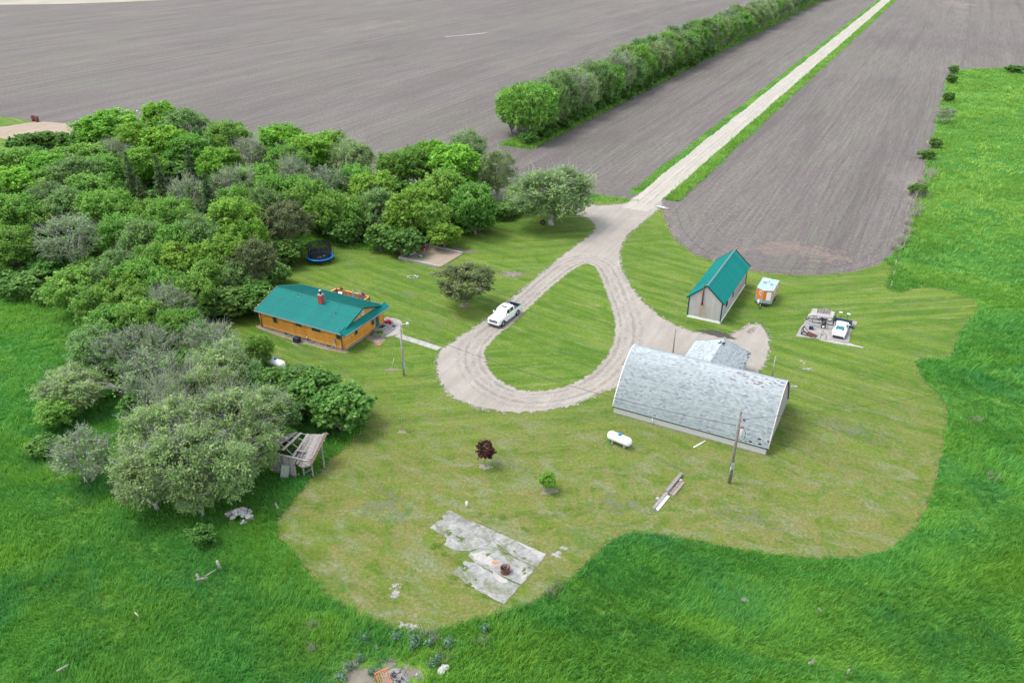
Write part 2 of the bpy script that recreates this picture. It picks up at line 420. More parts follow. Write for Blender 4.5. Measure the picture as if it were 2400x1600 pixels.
def patch(name, c, rx, ry, rz, mat, seed=1, z=.024, core=.75):
    g = random.Random(seed); ph = [g.uniform(0, 6) for _ in range(3)]; n = 26; ZC[0] += 1; z = z + .0006 * (ZC[0] % 12)
    V_ = [(0, 0, 0)]; E_ = [core]
    for q, e in ((.45, core * .7), (.75, core * .35), (1.0, -.45)):
        for k in range(n):
            a = 2 * math.pi * k / n; w = 1 + .22 * math.sin(2 * a + ph[0]) + .15 * math.sin(3 * a + ph[1]) + .08 * math.sin(5 * a + ph[2])
            V_.append((rx * q * w * math.cos(a), ry * q * w * math.sin(a), 0)); E_.append(e)
    F3 = [(0, 1 + k, 1 + (k + 1) % n) for k in range(n)]
    F4 = [(1 + r * n + k, 1 + (r + 1) * n + k, 1 + (r + 1) * n + (k + 1) % n, 1 + r * n + (k + 1) % n) for r in (0, 1) for k in range(n)]
    me = bpy.data.meshes.new(name); me.from_pydata(V_, [], F3 + F4); me.update(); a_ = me.attributes.new('e', 'FLOAT', 'POINT'); a_.data.foreach_set('value', np.asarray(E_, np.float32)); me.materials.append(mat)
    o = link(name, me, None, (c.x, c.y, z), (0, 0, rz)); o['kind'] = 'structure'; return o
T_GRAVEL, T_LAWN, T_BARE = thin_mat(M_GRAVEL, 'thin_gravel'), thin_mat(M_ISL, 'thin_turf'), thin_mat(M_BARE, 'thin_bare_earth', .9)
fringe('gravel_edge', YARD, .05, 1.5, .032, T_GRAVEL)
fringe('island_edge', ISLAND, .05, .8, .043, T_LAWN)
fringe('yard_turf_edge', YARD[::-1], .9, .05, .0345, T_LAWN) if False else None

def offset(poly, d):
    n = len(poly); area = sum(poly[i].x * poly[(i + 1) % n].y - poly[(i + 1) % n].x * poly[i].y for i in range(n)); sg = 1 if area > 0 else -1
    out = []
    for i in range(n):
        t = (poly[(i + 4) % n] - poly[i - 4]); out.append(poly[i] + Vector((t.y, -t.x)).normalized() * sg * d)
    return out
def strip(name, line, w, z, mat, closed, e=.75):
    n = len(line); V_ = []
    for q in (-1, 0, 1):
        for i in range(n):
            t = (line[(i + 1) % n if closed else min(i + 1, n - 1)] - line[i - 1 if closed else max(i - 1, 0)]); nr = Vector((t.y, -t.x)).normalized()
            p = line[i] + nr * q * w; V_.append((p.x, p.y, z))
    m_ = n if closed else n - 1
    F_ = [(k * n + i, k * n + (i + 1) % n, (k + 1) * n + (i + 1) % n, (k + 1) * n + i) for k in (0, 1) for i in range(m_)]
    o = link(name, np_mesh(name, V_, F_, mat, {'e': [-.6] * n + [e] * n + [-.6] * n})); o['kind'] = 'structure'
T_TRACK = thin_mat(gravel_mat('packed_track', (.27, .245, .215), (.32, .295, .265), .0), 'worn_track', .28, .5)
T_LOOSE = thin_mat(gravel_mat('loose_stone', (.40, .378, .345), (.47, .445, .41), .0), 'loose_ridge', .3, .8)
for d_, m_ in ((.9, T_TRACK), (1.75, T_LOOSE), (2.7, T_TRACK), (3.7, T_LOOSE)): strip('wheel_track', offset(ISLAND, d_), .95, .0342 + d_ * .0003, m_, True, .62)
for d_ in (-1.0, 1.0): strip('wheel_track', [Vector(((ROAD0 + AV * q + BV * d_).x, (ROAD0 + AV * q + BV * d_).y)) for q in range(-20, 500, 4)], .55, .0365, T_TRACK, False, .5)
strip('wheel_track', [Vector(((ROAD0 + AV * q).x, (ROAD0 + AV * q).y)) for q in range(-20, 500, 4)], .5, .0372, T_LOOSE, False, .5)
HL_ = smooth_poly(gp(HEAD + FENCE[:2]), 1.0, 0, 3, closed=False)
T_DKS = thin_mat(simple('dark_furrow', (.085, .075, .075), .95, .3, 2), 'furrow', .35, .8); T_PLS = thin_mat(simple('pale_furrow', (.24, .215, .195), .95, .25, 2), 'pale_furrow_line', .45, .8); T_TANS = thin_mat(simple('tan_subsoil', (.235, .185, .155), .95, .25, .8), 'tan_subsoil_patch', .5, .16)
def off_open(line, d):
    out = []
    for i in range(len(line)):
        t = line[min(i + 2, len(line) - 1)] - line[max(i - 2, 0)]; out.append(line[i] + Vector((-t.y, t.x)).normalized() * d)
    return out
for k in range(15): strip('headland_furrow', off_open(HL_, .6 + k * 1.05), .26 + .1 * (k % 3), .003 + .0003 * k, T_DKS if k % 2 == 0 else T_PLS, False, .62 - .02 * k)
T_CLIP = thin_mat(simple('dry_clippings', (.24, .235, .10), .95, .2, 2), 'thin_clippings', .32, .7)
for pts in (((1900, 945), (1925, 985), (1930, 1030), (1915, 1080), (1880, 1120)), ((1935, 955), (1962, 1000), (1965, 1050), (1945, 1100), (1905, 1140)), ((1300, 1240), (1200, 1290), (1330, 1330)), ((1960, 800), (2060, 850), (2150, 920))):
    strip('mower_track', smooth_poly(gp(pts), .6, .05, 3, closed=False), .8, .0225, T_CLIP, False, .5)
T_WEED = thin_mat(simple('weedy_turf', (.150, .175, .090), .95, .3, 3), 'thin_weeds', .55, .9)
for u, v, rx, ry in ((905, 1185, 4.6, 3.2), (1180, 1085, 3, 1.6), (2000, 1010, 6, 3), (1760, 1210, 5, 2), (1450, 1180, 4, 2), (1030, 760, 3, 1.4), (960, 690, 3, 1.2)): patch('weedy_patch', at(u, v), rx, ry, R(-15), T_WEED, int(u), .0222, .5)
strip('water_rill', smooth_poly(gp([(1025, 89), (1070, 84), (1120, 80), (1175, 72)]), 2, .1, 3, closed=False), .6, .006, thin_mat(simple('wet_glint', (.52, .54, .55), .3, .1), 'thin_water', .9, .2), False, 1.2)
for u, v, rx, ry in ((960, 60, 12, 4), (1060, 48, 9, 3), (950, 32, 10, 4), (1320, 125, 8, 3), (690, 95, 12, 4), (1270, 24, 16, 6)): patch('pale_soil_patch', at(u, v), rx, ry, R(62), T_PLS, int(u) + 1, .004, .5)
strip('mown_edge', [Vector((p.x, p.y)) for p in LAWN], .35, .0228, thin_mat(simple('thatch', (.20, .165, .07), .95, .25, 3), 'thin_thatch', .6, .6), True, .75)
fringe('field_margin', [Vector((p.x, p.y)) for p in LAWN], .05, .55, .0215, T_LAWN)
for u, v, rx, ry in ((1890, 588, 9, 5), (1960, 602, 4, 5), (1790, 588, 6, 4), (1840, 575, 6, 3), (1560, 500, 2, 4), (1575, 545, 1.5, 4)): patch('subsoil_patch', at(u, v), rx, ry, R(-8), T_TANS, int(u), .004, .75)

# ------------------------------------------------------------------ vegetation
def leaf_mat(name, dark, mid, light, trans=.40, hue=.011, val=.13):
    t = NT(name); t.rough(.7, .25)
    v = t.n('Attribute', attribute_name='v').outputs['Fac']
    c = t.ramp(v, [(0.0, dark), (.5, mid), (1.0, light)])
    r = t.n('ObjectInfo').outputs['Random']
    h = t.n('HueSaturation', {'Color': c})
    a = t.n('MapRange', {0: r, 3: .5 - hue, 4: .5 + hue}); t.set(h.inputs['Hue'], a.outputs[0])
    r2 = t.math('FRACT', t.math('MULTIPLY', r, 7.31))
    b_ = t.n('MapRange', {0: r2, 3: 1 - val, 4: 1 + val}); t.set(h.inputs['Value'], b_.outputs[0])
    t.col(h.outputs[0])
    tr = t.n('BsdfTranslucent', {'Color': h.outputs[0]})
    mx = t.n('MixShader', {0: trans, 1: t.b.outputs[0], 2: tr.outputs[0]})
    t.t.links.new(mx.outputs[0], t.out.inputs['Surface'])
    return t.m
LM = {
    'maple':  leaf_mat('leaves_bright', (0.085, 0.240, 0.020), (0.183, 0.408, 0.037), (0.329, 0.576, 0.083)),
    'green':  leaf_mat('leaves_green', (0.073, 0.198, 0.026), (0.152, 0.330, 0.046), (0.281, 0.480, 0.094)),
    'blue':   leaf_mat('leaves_dull', (0.067, 0.168, 0.037), (0.152, 0.288, 0.073), (0.287, 0.444, 0.143)),
    'yellow': leaf_mat('leaves_yellow', (.085, .205, .018), (.175, .335, .034), (.300, .480, .080)),
    'willow': leaf_mat('leaves_silvery', (.105, .190, .050), (.225, .340, .105), (.390, .510, .210)),
    'grey':   leaf_mat('leaves_sparse', (.080, .150, .045), (.165, .265, .090), (.290, .400, .175)),
    'brown':  leaf_mat('leaves_brownish', (.058, .090, .026), (.130, .165, .058), (.240, .275, .115)),
    'shrub':  leaf_mat('leaves_shrub', (.052, .145, .024), (.115, .255, .044), (.220, .385, .090)),
    'spruce': leaf_mat('needles', (.045, .100, .030), (.105, .180, .060), (.190, .280, .105)),
    'red':    leaf_mat('leaves_red', (.045, .015, .016), (.115, .038, .036), (.20, .080, .070)),
    'sage':   leaf_mat('leaves_sage', (.05, .12, .06), (.12, .22, .14), (.21, .32, .22)),
}
M_BARK = simple('bark', (.20, .175, .15), .9, .35, 3.0, bump=.4)
M_BARKG = simple('grey_bark', (.36, .335, .32), .9, .25, 3.0, bump=.3)
rng = np.random.default_rng(7)
def unit(n):
    v = rng.normal(size=(n, 3)); return v / np.linalg.norm(v, axis=1, keepdims=True)
def leaf_quads(C, N, size, aspect=1.6, axis=None):
    n = len(C)
    A = axis if axis is not None else unit(n)
    A = A - N * np.sum(A * N, 1, keepdims=True); A /= np.linalg.norm(A, axis=1, keepdims=True) + 1e-9
    B = np.cross(N, A)
    s = size[:, None]
    V = np.stack([C - A * s * aspect * .5, C + B * s * .5 - A * s * .1, C + A * s * aspect * .5, C - B * s * .5 - A * s * .1], 1).reshape(-1, 3)
    F_ = np.arange(4 * n).reshape(n, 4)
    return V, F_
def limb(mb, p, q, r0, r1, bend=.15, n=4, sides=5):
    p, q = Vector(p), Vector(q); L = (q - p).length
    off = Vector(unit(1)[0]) * L * bend
    pts = [p.lerp(q, i / n) + off * math.sin(math.pi * i / n) for i in range(n + 1)]
    mb.tube(pts, [r0 + (r1 - r0) * i / n for i in range(n + 1)], sides, cap=False)
    return pts
def make_tree(kind, seed, h=10.0, rx=4.0, zlo=.28, nclump=90, nleaf=110, leaf=.24, cr=.95, twigs=0, droop=0.0, fat=.28, stems=1, lobes=6):
    """returns (trunk mesh, crown mesh) of a tree of height h with crown radius rx"""
    global rng
    rng = np.random.default_rng(seed); random.seed(seed)
    bark = M_BARKG if kind in ('grey', 'willow') else M_BARK
    mb = MB(); zc = h * (zlo + 1) / 2; rz = h * (1 - zlo) / 2
    ld = unit(lobes); ld[:, 2] = np.abs(ld[:, 2]) * .7
    def lob(d): return .66 + .44 * np.max(np.clip(d @ ld.T, 0, 1) ** 3, axis=1)
    D = unit(nclump * 2); D = D[D[:, 2] > -.75][:nclump]
    rr = rng.uniform(.25, 1, len(D)) ** .38 * lob(D)
    CC = np.stack([D[:, 0] * rr * rx, D[:, 1] * rr * rx, zc + D[:, 2] * rr * rz], 1)
    # trunk(s) and limbs
    fork = h * zlo * rng.uniform(.75, 1.05)
    tops = []
    for s_ in range(stems):
        a = 2 * math.pi * s_ / stems + rng.uniform(0, 2)
        base = Vector((math.cos(a) * .35 * (stems > 1), math.sin(a) * .35 * (stems > 1), -.1))
        lean = Vector((math.cos(a), math.sin(a), 0)) * (rx * .3 if stems > 1 else rng.uniform(.1, .5))
        r0 = fat / math.sqrt(stems) * (1.15 if stems > 1 else 1)
        p1 = base + lean * .5 + Vector((0, 0, fork))
        mb.tube([base, base.lerp(p1, .12) , base.lerp(p1, .5) + Vector((rng.uniform(-.1, .1), rng.uniform(-.1, .1), 0)), p1], [r0 * 1.45, r0 * 1.05, r0 * .9, r0 * .8], 7, cap=False)
        nl = 5 if stems == 1 else 3
        for k in range(nl):
            b_ = a + 2 * math.pi * k / nl + rng.uniform(-.4, .4)
            e = rng.uniform(.25, .75)
            q = Vector((lean.x + math.cos(b_) * rx * e * .75, lean.y + math.sin(b_) * rx * e * .75, fork + (h - fork) * rng.uniform(.4, .72)))
            pts = limb(mb, p1, q, r0 * .6, r0 * .2, .12, 4, 5)
            tops += pts[1:]
        q = Vector((lean.x * 1.2, lean.y * 1.2, h * .86)); tops += limb(mb, p1, q, r0 * .7, r0 * .15, .06, 4, 5)[1:]
    T = np.array([tuple(p) for p in tops])
    for c in CC:
        i = np.argmin(np.sum((T - c) ** 2, 1) + 3.0 * np.maximum(0, T[:, 2] - c[2] + .3))
        limb(mb, T[i], c, .055, .015, .12, 3, 3)
        if twigs:
            for _ in range(twigs):
                e = c + (unit(1)[0] * np.array([.9, .9, .6]) + np.array([0, 0, .55]) + (c - [0, 0, zc]) / (np.linalg.norm(c - [0, 0, zc]) + .1) * .5) * cr * rng.uniform(.7, 1.5)
                st = c + (np.asarray(T[i]) - c) * rng.uniform(0, .5)
                limb(mb, st, e, .028, .010, .1, 2, 3)
    # leaves
    n = len(CC) * nleaf
    ci = np.repeat(np.arange(len(CC)), nleaf)
    out = CC - np.array([0, 0, zc - rz * .3]); out /= np.linalg.norm(out, axis=1, keepdims=True) + 1e-6
    crs = cr * rng.uniform(.65, 1.3, len(CC))
    ns = 7                                          # leafy sprays per clump
    sp = unit(len(CC) * ns).reshape(len(CC), ns, 3) * .85 + out[:, None, :] * .5 + np.array([0, 0, .42 - droop * .3])
    sp /= np.linalg.norm(sp, axis=2, keepdims=True)
    si = rng.integers(0, ns, n); sd_ = sp[ci, si]
    t_ = rng.uniform(0.05, 1, n) ** .8
    spl = (rng.uniform(.6, 1.35, (len(CC), ns)))[ci, si] * crs[ci]
    P = CC[ci] + sd_ * (t_ * spl)[:, None] + rng.normal(0, 1, (n, 3)) * (.10 + .17 * crs[ci] * (1.15 - t_))[:, None]
    if droop: P[:, 2] -= droop * t_ ** 2 * crs[ci] * .9
    d = unit(n)
    N = d * .75 + sd_ * .25 + np.array([0, 0, .6])
    N /= np.linalg.norm(N, axis=1, keepdims=True)
    size = leaf * rng.uniform(.65, 1.35, n)
    ax = None
    ax = sd_ * .9 + unit(n) * .7
    if droop: ax = sd_ * .6 + np.array([0, 0, -1.0]) * .5 + unit(n) * .5
    V, F_ = leaf_quads(P, N, size, 2.6 if droop else 1.5, ax)
    vv = np.clip(rng.normal(.5, .19, n) + (rng.normal(0, .12, len(CC)))[ci] + (rng.normal(0, .14, (len(CC), ns)))[ci, si], 0, 1)
    return mb.mesh('trunk', bark), np_mesh('crown', V, F_, LM[kind], {'v': np.repeat(vv, 4)})
def make_spruce(seed, h=11.0, rx=2.4):
    global rng
    rng = np.random.default_rng(seed)
    mb = MB(); mb.tube([(0, 0, -.1), (0, 0, h * .5), (.05, 0, h * .97)], [.2, .13, .02], 6, cap=False)
    P, N, A, S = [], [], [], []
    z = h * .10
    while z < h * .97:
        f = 1 - z / h; r = rx * f ** .85 * rng.uniform(.85, 1.1) + .12
        for k in range(int(7 + 5 * f)):
            a = rng.uniform(0, 2 * math.pi); L = r * rng.uniform(.75, 1.1)
            m = int(10 + 34 * L / rx)
            tt = rng.uniform(.1, 1, m)
            dr = np.array([math.cos(a), math.sin(a), 0]); sd_ = np.array([-dr[1], dr[0], 0])
            pos = dr * (tt * L)[:, None] + np.array([0, 0, 1]) * (z - .42 * tt * L + .10 * (tt * L) ** 2)[:, None] + sd_ * (rng.normal(0, .17, m) * (1.1 - tt * .5) * L * .8)[:, None]
            pos[:, 2] -= rng.uniform(0, .16, m)
            P.append(pos); n = np.tile(np.array([0, 0, 1.0]), (m, 1)) + unit(m) * .6 + dr * .3
            N.append(n / np.linalg.norm(n, axis=1, keepdims=True)); A.append(dr + unit(m) * .5 - np.array([0, 0, .4])); S.append(rng.uniform(.10, .2, m))
        z += .32
    P, N, A, S = map(np.concatenate, (P, N, A, S))
    V, F_ = leaf_quads(P, N, S, 2.6, A)
    vv = np.clip(rng.normal(.5, .2, len(P)), 0, 1)
    return mb.mesh('trunk', M_BARK), np_mesh('crown', V, F_, LM['spruce'], {'v': np.repeat(vv, 4)})
PROTO = {}
def add_proto(kind, n, **kw):
    PROTO[kind] = [make_tree(kw.pop('leafkind', kind) if False else kw.get('lk', kind), 100 * (len(PROTO) + 1) + i, **{k: v for k, v in kw.items() if k != 'lk'}) for i in range(n)]
add_proto('maple', 3, h=10, rx=4.0, zlo=.05, nclump=140, nleaf=150, leaf=.235, cr=1.1, lobes=7)
add_proto('green', 3, h=10, rx=4.0, zlo=.06, nclump=130, nleaf=140, leaf=.215, cr=1.2)
add_proto('blue', 2, h=10, rx=4.0, zlo=.06, nclump=120, nleaf=130, leaf=.19, cr=1.2, twigs=3)
add_proto('yellow', 2, h=10, rx=3.6, zlo=.06, nclump=110, nleaf=125, leaf=.235, cr=1.1)
add_proto('willow', 2, h=10, rx=4.2, zlo=.10, nclump=120, nleaf=150, leaf=.135, cr=1.35, droop=.35, twigs=4, fat=.34)
add_proto('grey', 3, h=10, rx=4.2, zlo=.12, nclump=85, nleaf=40, leaf=.20, cr=1.05, twigs=9, stems=4)
add_proto('brown', 2, h=10, rx=4.0, zlo=.18, nclump=100, nleaf=100, leaf=.20, cr=.85, twigs=2)
add_proto('shrub', 3, h=10, rx=5.0, zlo=.02, nclump=90, nleaf=120, leaf=.50, cr=1.5, stems=4, fat=.35)
add_proto('red', 1, h=10, rx=3.6, zlo=.30, nclump=44, nleaf=42, leaf=.55, cr=1.35, fat=.22)
PROTO['spruce'] = [make_spruce(900 + i) for i in range(2)]
KIND = {  # name, look, reference height / radius of the prototype
    'maple': ('broadleaf_tree', 'bright green round-crowned tree'), 'green': ('broadleaf_tree', 'mid green leafy tree'),
    'blue': ('broadleaf_tree', 'dull blue-green leafy tree'), 'yellow': ('broadleaf_tree', 'yellow-green leafy tree'),
    'willow': ('willow_tree', 'silvery green willow-like tree'), 'grey': ('bare_tree', 'grey twiggy half-bare tree'),
    'brown': ('broadleaf_tree', 'brownish dark-leaved tree'), 'spruce': ('spruce_tree', 'pointed dark green spruce'),
    'shrub': ('shrub', 'low dense green shrub'), 'red': ('red_leaf_tree', 'small tree with dark red leaves')}
REF = {'spruce': (11.0, 2.4), 'shrub': (10.0, 5.0), 'yellow': (10.0, 3.6), 'willow': (10, 4.2), 'grey': (10, 4.2), 'red': (10, 3.6)}
trg = random.Random(5)
def place_tree(kind, pos, h, r, label=None, group=None, cat='tree', var=None, rz=None):
    P = PROTO[kind]; k = trg.randrange(len(P)) if var is None else var
    H0, R0 = REF.get(kind, (10.0, 4.0))
    e = empty(KIND[kind][0], (pos[0], pos[1], 0), trg.uniform(0, 6.28) if rz is None else rz, label, cat, group)
    e.scale = (r / R0, r / R0, h / H0)
    link('trunk', P[k][0], e); link('crown', P[k][1], e)
    return e
ORD = ['', 'second', 'third', 'fourth', 'fifth', 'sixth', 'seventh', 'eighth', 'ninth', 'tenth', 'eleventh', 'twelfth', 'thirteenth', 'fourteenth', 'fifteenth',
       'sixteenth', 'seventeenth', 'eighteenth', 'nineteenth', 'twentieth']
ORD += [t + '-' + o for t in ('twenty', 'thirty', 'forty') for o in ['first'] + ORD[1:9]]
LANDMARK = {'log house roof': (745, 715), 'blue trampoline': (752, 600), 'sandbox': (1010, 605), 'tire swing': (1272, 527), 'house tank': (650, 842),
            'collapsed grey shed': (690, 1040), 'pale rock pile': (560, 1205), 'two rusty barrels': (84, 279), 'tan gravel pad': (120, 312), 'pickup truck': (1185, 735),
            'shelterbelt end': (1225, 330), 'fallen grey posts': (480, 1340)}
# crown centre in the photograph (u, v), apparent radius in its pixels, height in metres
WOOD = [  # back edge of the wood, left to right
    ('maple', 256, 303, 52, 11), ('maple', 322, 332, 36, 10), ('maple', 378, 282, 33, 11), ('maple', 390, 335, 42, 10), ('blue', 438, 299, 40, 10), ('green', 536, 327, 38, 10),
    ('green', 445, 350, 36, 9), ('shrub', 51, 340, 22, 4.5), ('shrub', 82, 338, 22, 5), ('shrub', 116, 333, 22, 5), ('shrub', 152, 336, 22, 5), ('shrub', 186, 339, 22, 5), ('shrub', 215, 352, 20, 4.5),
    ('maple', 113, 398, 38, 8.5), ('green', 27, 388, 38, 8.5), ('green', 66, 372, 32, 7), ('maple', 22, 442, 44, 10), ('green', 27, 505, 44, 10), ('green', 20, 578, 42, 9), ('green', -25, 540, 44, 9), ('shrub', 60, 590, 32, 6), ('green', -20, 470, 40, 9),
    ('blue', 185, 412, 46, 9), ('green', 210, 372, 38, 8.5), ('grey', 272, 366, 34, 8.5), ('green', 160, 378, 34, 8), ('yellow', 330, 385, 34, 9), ('green', 240, 402, 36, 8.5),
    ('spruce', 308, 425, 30, 12.5), ('spruce', 376, 428, 28, 12), ('spruce', 488, 470, 34, 11), ('spruce', 447, 398, 26, 10.5), ('spruce', 335, 470, 26, 10),
    ('green', 208, 455, 46, 9.5), ('blue', 125, 475, 44, 9), ('green', 253, 496, 48, 10), ('blue', 165, 492, 42, 9), ('green', 90, 440, 36, 8), ('green', 95, 520, 36, 7.5),
    ('grey', 440, 460, 40, 9.5), ('grey', 545, 445, 42, 10), ('green', 402, 520, 44, 10), ('yellow', 352, 510, 32, 8.5), ('yellow', 545, 522, 46, 10.5), ('yellow', 590, 560, 34, 9),
    ('grey', 160, 564, 56, 9.5), ('green', 286, 555, 44, 9.5), ('blue', 336, 573, 44, 9.5), ('yellow', 432, 622, 46, 9.5), ('yellow', 530, 608, 46, 9.5), ('brown', 600, 618, 46, 9),
    ('brown', 670, 524, 48, 9.5), ('blue', 614, 490, 36, 9.5), ('maple', 512, 390, 38, 9.5), ('grey', 578, 366, 36, 9.5), ('maple', 650, 338, 46, 10.5), ('green', 678, 388, 42, 10),
    ('green', 605, 430, 40, 9.5), ('blue', 283, 640, 44, 8.5), ('green', 330, 655, 44, 8.5), ('green', 372, 622, 38, 9), ('blue', 470, 560, 40, 9.5), ('green', 480, 650, 42, 8), ('green', 410, 575, 38, 9),
    ('shrub', 662, 592, 38, 4.2), ('shrub', 640, 640, 30, 3.6), ('grey', 692, 415, 34, 10), ('green', 640, 455, 36, 9.5), ('green', 560, 480, 34, 9),
    # wood behind the house lawn and sandbox
    ('maple', 730, 362, 46, 10.5), ('green', 775, 348, 38, 10), ('willow', 822, 372, 42, 10.5), ('grey', 775, 440, 44, 9.5), ('green', 727, 470, 42, 9.5), ('green', 775, 492, 42, 8.5), ('yellow', 873, 447, 44, 9.5),
    ('blue', 885, 490, 42, 8.5), ('green', 920, 396, 34, 9), ('green', 977, 384, 40, 10), ('maple', 1018, 374, 36, 10.5), ('maple', 1074, 390, 50, 11.5), ('green', 1042, 450, 48, 10.5),
    ('green', 1112, 478, 46, 9.5), ('yellow', 983, 478, 46, 9.5), ('yellow', 944, 502, 40, 8.5), ('willow', 1098, 352, 36, 11), ('shrub', 820, 538, 34, 4.5), ('shrub', 893, 556, 34, 4.5), ('shrub', 948, 570, 38, 4.2),
    ('green', 700, 455, 38, 9), ('green', 830, 430, 38, 9.5), ('green', 830, 500, 36, 7.5), ('green', 1010, 510, 36, 7.5),
    # wood down the left side of the house
    ('green', 178, 672, 46, 7), ('yellow', 288, 690, 42, 7.5), ('green', 318, 718, 42, 7.5), ('green', 262, 765, 44, 7), ('green', 326, 755, 42, 7.5), ('grey', 404, 722, 44, 7.5), ('green', 422, 768, 40, 6.5),
    ('blue', 232, 812, 48, 6.5), ('grey', 344, 816, 52, 7.5), ('grey', 486, 800, 50, 6.5), ('grey', 362, 890, 66, 8), ('willow', 510, 862, 58, 8), ('blue', 588, 885, 40, 5.2), ('green', 604, 818, 26, 4.5),
    ('shrub', 655, 916, 52, 4.6), ('shrub', 727, 925, 56, 5), ('shrub', 800, 962, 58, 4.6), ('willow', 478, 930, 62, 8.5), ('willow', 385, 1005, 64, 8.5), ('willow', 538, 990, 72, 9), ('blue', 640, 965, 46, 5.6),
    ('willow', 440, 1080, 72, 8.5), ('willow', 528, 1085, 58, 7.5), ('willow', 600, 965, 54, 7), ('willow', 585, 1040, 50, 6.5), ('blue', 700, 895, 40, 4.6), ('willow', 430, 1000, 56, 8), ('grey', 420, 945, 50, 8.5), ('willow', 348, 1118, 60, 6.5), ('willow', 462, 1150, 38, 5), ('green', 672, 1030, 22, 3.2), ('willow', 172, 905, 54, 5.0), ('green', 128, 965, 36, 3.4), ('grey', 190, 1062, 56, 5.8),
    ('shrub', 98, 1046, 26, 1.8), ('shrub', 66, 668, 40, 3.4), ('shrub', 18, 655, 36, 3.2), ('shrub', 118, 690, 30, 2.4), ('shrub', 536, 708, 48, 4.4), ('shrub', 588, 694, 42, 4.2), ('shrub', 482, 716, 44, 4.2), ('grey', 268, 835, 40, 6.5),
    ('green', 450, 690, 40, 7.5), ('blue', 560, 650, 40, 7), ('green', 230, 715, 40, 7), ('shrub', 470, 1255, 22, 1.9), ('green', 380, 680, 40, 7.5),
]
WOOD += [('shrub', u, v, 34, 4.2) for u, v in ((300, 480), (385, 470), (130, 540), (215, 540), (250, 600), (350, 540), (455, 500), (500, 560), (560, 580), (640, 560), (700, 500), (760, 520), (860, 520), (920, 530), (980, 530), (340, 410), (420, 400), (500, 430), (580, 430), (660, 440), (60, 480), (60, 540), (120, 620), (220, 640), (260, 690), (400, 660), (450, 740), (300, 790), (390, 830), (430, 860), (280, 880), (330, 960), (610, 930), (560, 900), (880, 480), (1060, 500), (1120, 515), (1010, 455), (940, 450), (740, 420), (800, 410))]
tree_recs = []
for kind, u, v, rp, h in WOOD:
    zc = h * (.5 if kind in ('shrub', 'spruce') else .58)
    c = at(u, v, zc)
    pxm = FPX / (c - Vector((0, 0, CAM_H))).length
    tree_recs.append((kind, c, h, rp / pxm * (1.24 if kind != 'spruce' else .9), (u, v)))
for kind, c, h, r, uv in tree_recs:
    best = None
    for lm, q in LANDMARK.items():
        dd = sorted(math.hypot(o[4][0] - q[0], o[4][1] - q[1]) for o in tree_recs if o[0] == kind)
        k = dd.index(math.hypot(uv[0] - q[0], uv[1] - q[1]))
        if best is None or k < best[0]: best = (k, lm)
    k, lm = best
    place_tree(kind, c, h, r, ('%s nearest to the %s' % ((ORD[k] + ' ' + KIND[kind][1]).strip(), lm)) if k == 0 else '%s, %s nearest of its kind to the %s' % (KIND[kind][1], ORD[k], lm),
               'shrubs along the wood' if kind == 'shrub' else 'trees of the wood around the house', 'shrub' if kind == 'shrub' else 'tree')
# single trees of the yard
b0 = at(1291, 526); place_tree('willow', b0, 11.0, 7.0, 'big silvery willow with a thick pale trunk beside the gravel fork', None, var=0, rz=1.0)
b0 = at(1168, 474); place_tree('willow', b0, 11, 3.2, 'tall thin willow with a bare leaning trunk left of the big willow', None, var=1)
b0 = at(1216, 498); place_tree('green', b0, 5.5, 2.6, 'young green tree crowded between thin willow and big willow')
b0 = at(1180, 510); place_tree('shrub', b0, 2.6, 2.8, 'dark shrub at the foot of the thin willow', None, 'shrub')
b0 = at(1040, 582); place_tree('yellow', b0, 4.6, 2.6, 'small bright yellow-green tree behind the sandbox')
b0 = at(1090, 716); place_tree('brown', b0, 6.4, 4.7, 'round dark apple-like tree alone on the lawn beside the pickup truck', None, var=0)
b0 = at(1137, 1093); place_tree('red', b0, 3.0, .95, 'small tree with dark red leaves on the open lawn')
b0 = at(1285, 1148); place_tree('yellow', b0, 2.2, .85, 'small bright green bush alone on the lawn near the concrete pad', None, 'bush')
# shelterbelt along the field road: two rows
bg_ = random.Random(21)
for row, off in ((0, -1.2), (1, -5.6)):
    s = 3.0 + row * 2.5; k = 0
    while s < 470:
        p = BELT0 + AV * s + BV * (off + bg_.uniform(-.7, .7))
        kind = bg_.choice(['green', 'blue', 'green', 'blue', 'willow', 'grey']) if k > 1 else 'green'
        side = 'roadside row' if row == 0 else 'back row'
        if k < 20: lab = '%s, %s from the near end of the shelterbelt\'s %s' % (KIND[kind][1], ORD[k] if k else 'first', side)
        else: lab = 'far tree of the shelterbelt\'s %s, merging with its neighbours' % side
        place_tree(kind, p, bg_.uniform(10.5, 14.5), bg_.uniform(3.6, 5.4), lab, 'trees of the shelterbelt' if k < 20 else 'far trees of the shelterbelt ' + side)
        s += bg_.uniform(5.0, 7.5) * (1.0 if s < 250 else 1.25); k += 1
for k, (s, off, kind, h, r) in enumerate(((9, -9.6, 'green', 12.0, 4.4), (15, -9.5, 'blue', 12, 4.4), (21, -9.8, 'green', 11.5, 4.6), (28, -9.2, 'grey', 12, 4.2), (36, -9.5, 'green', 12.5, 4.6))):
    place_tree(kind, BELT0 + AV * s + BV * off, h, r, '%s, %s from the near end on the far side of the shelterbelt' % (KIND[kind][1], ORD[k] or 'first'), 'trees of the shelterbelt')
for k in range(26):
    p = BELT0 + AV * (1.5 + k * 6.2 + bg_.uniform(-1, 1)) + BV * bg_.uniform(-.6, .6)
    place_tree('shrub', p, bg_.uniform(2.2, 3.6), bg_.uniform(2.0, 2.8), 'low shrub, %s from the near end along the foot of the shelterbelt' % (ORD[k] or 'first'), 'shrubs under the shelterbelt', 'shrub')
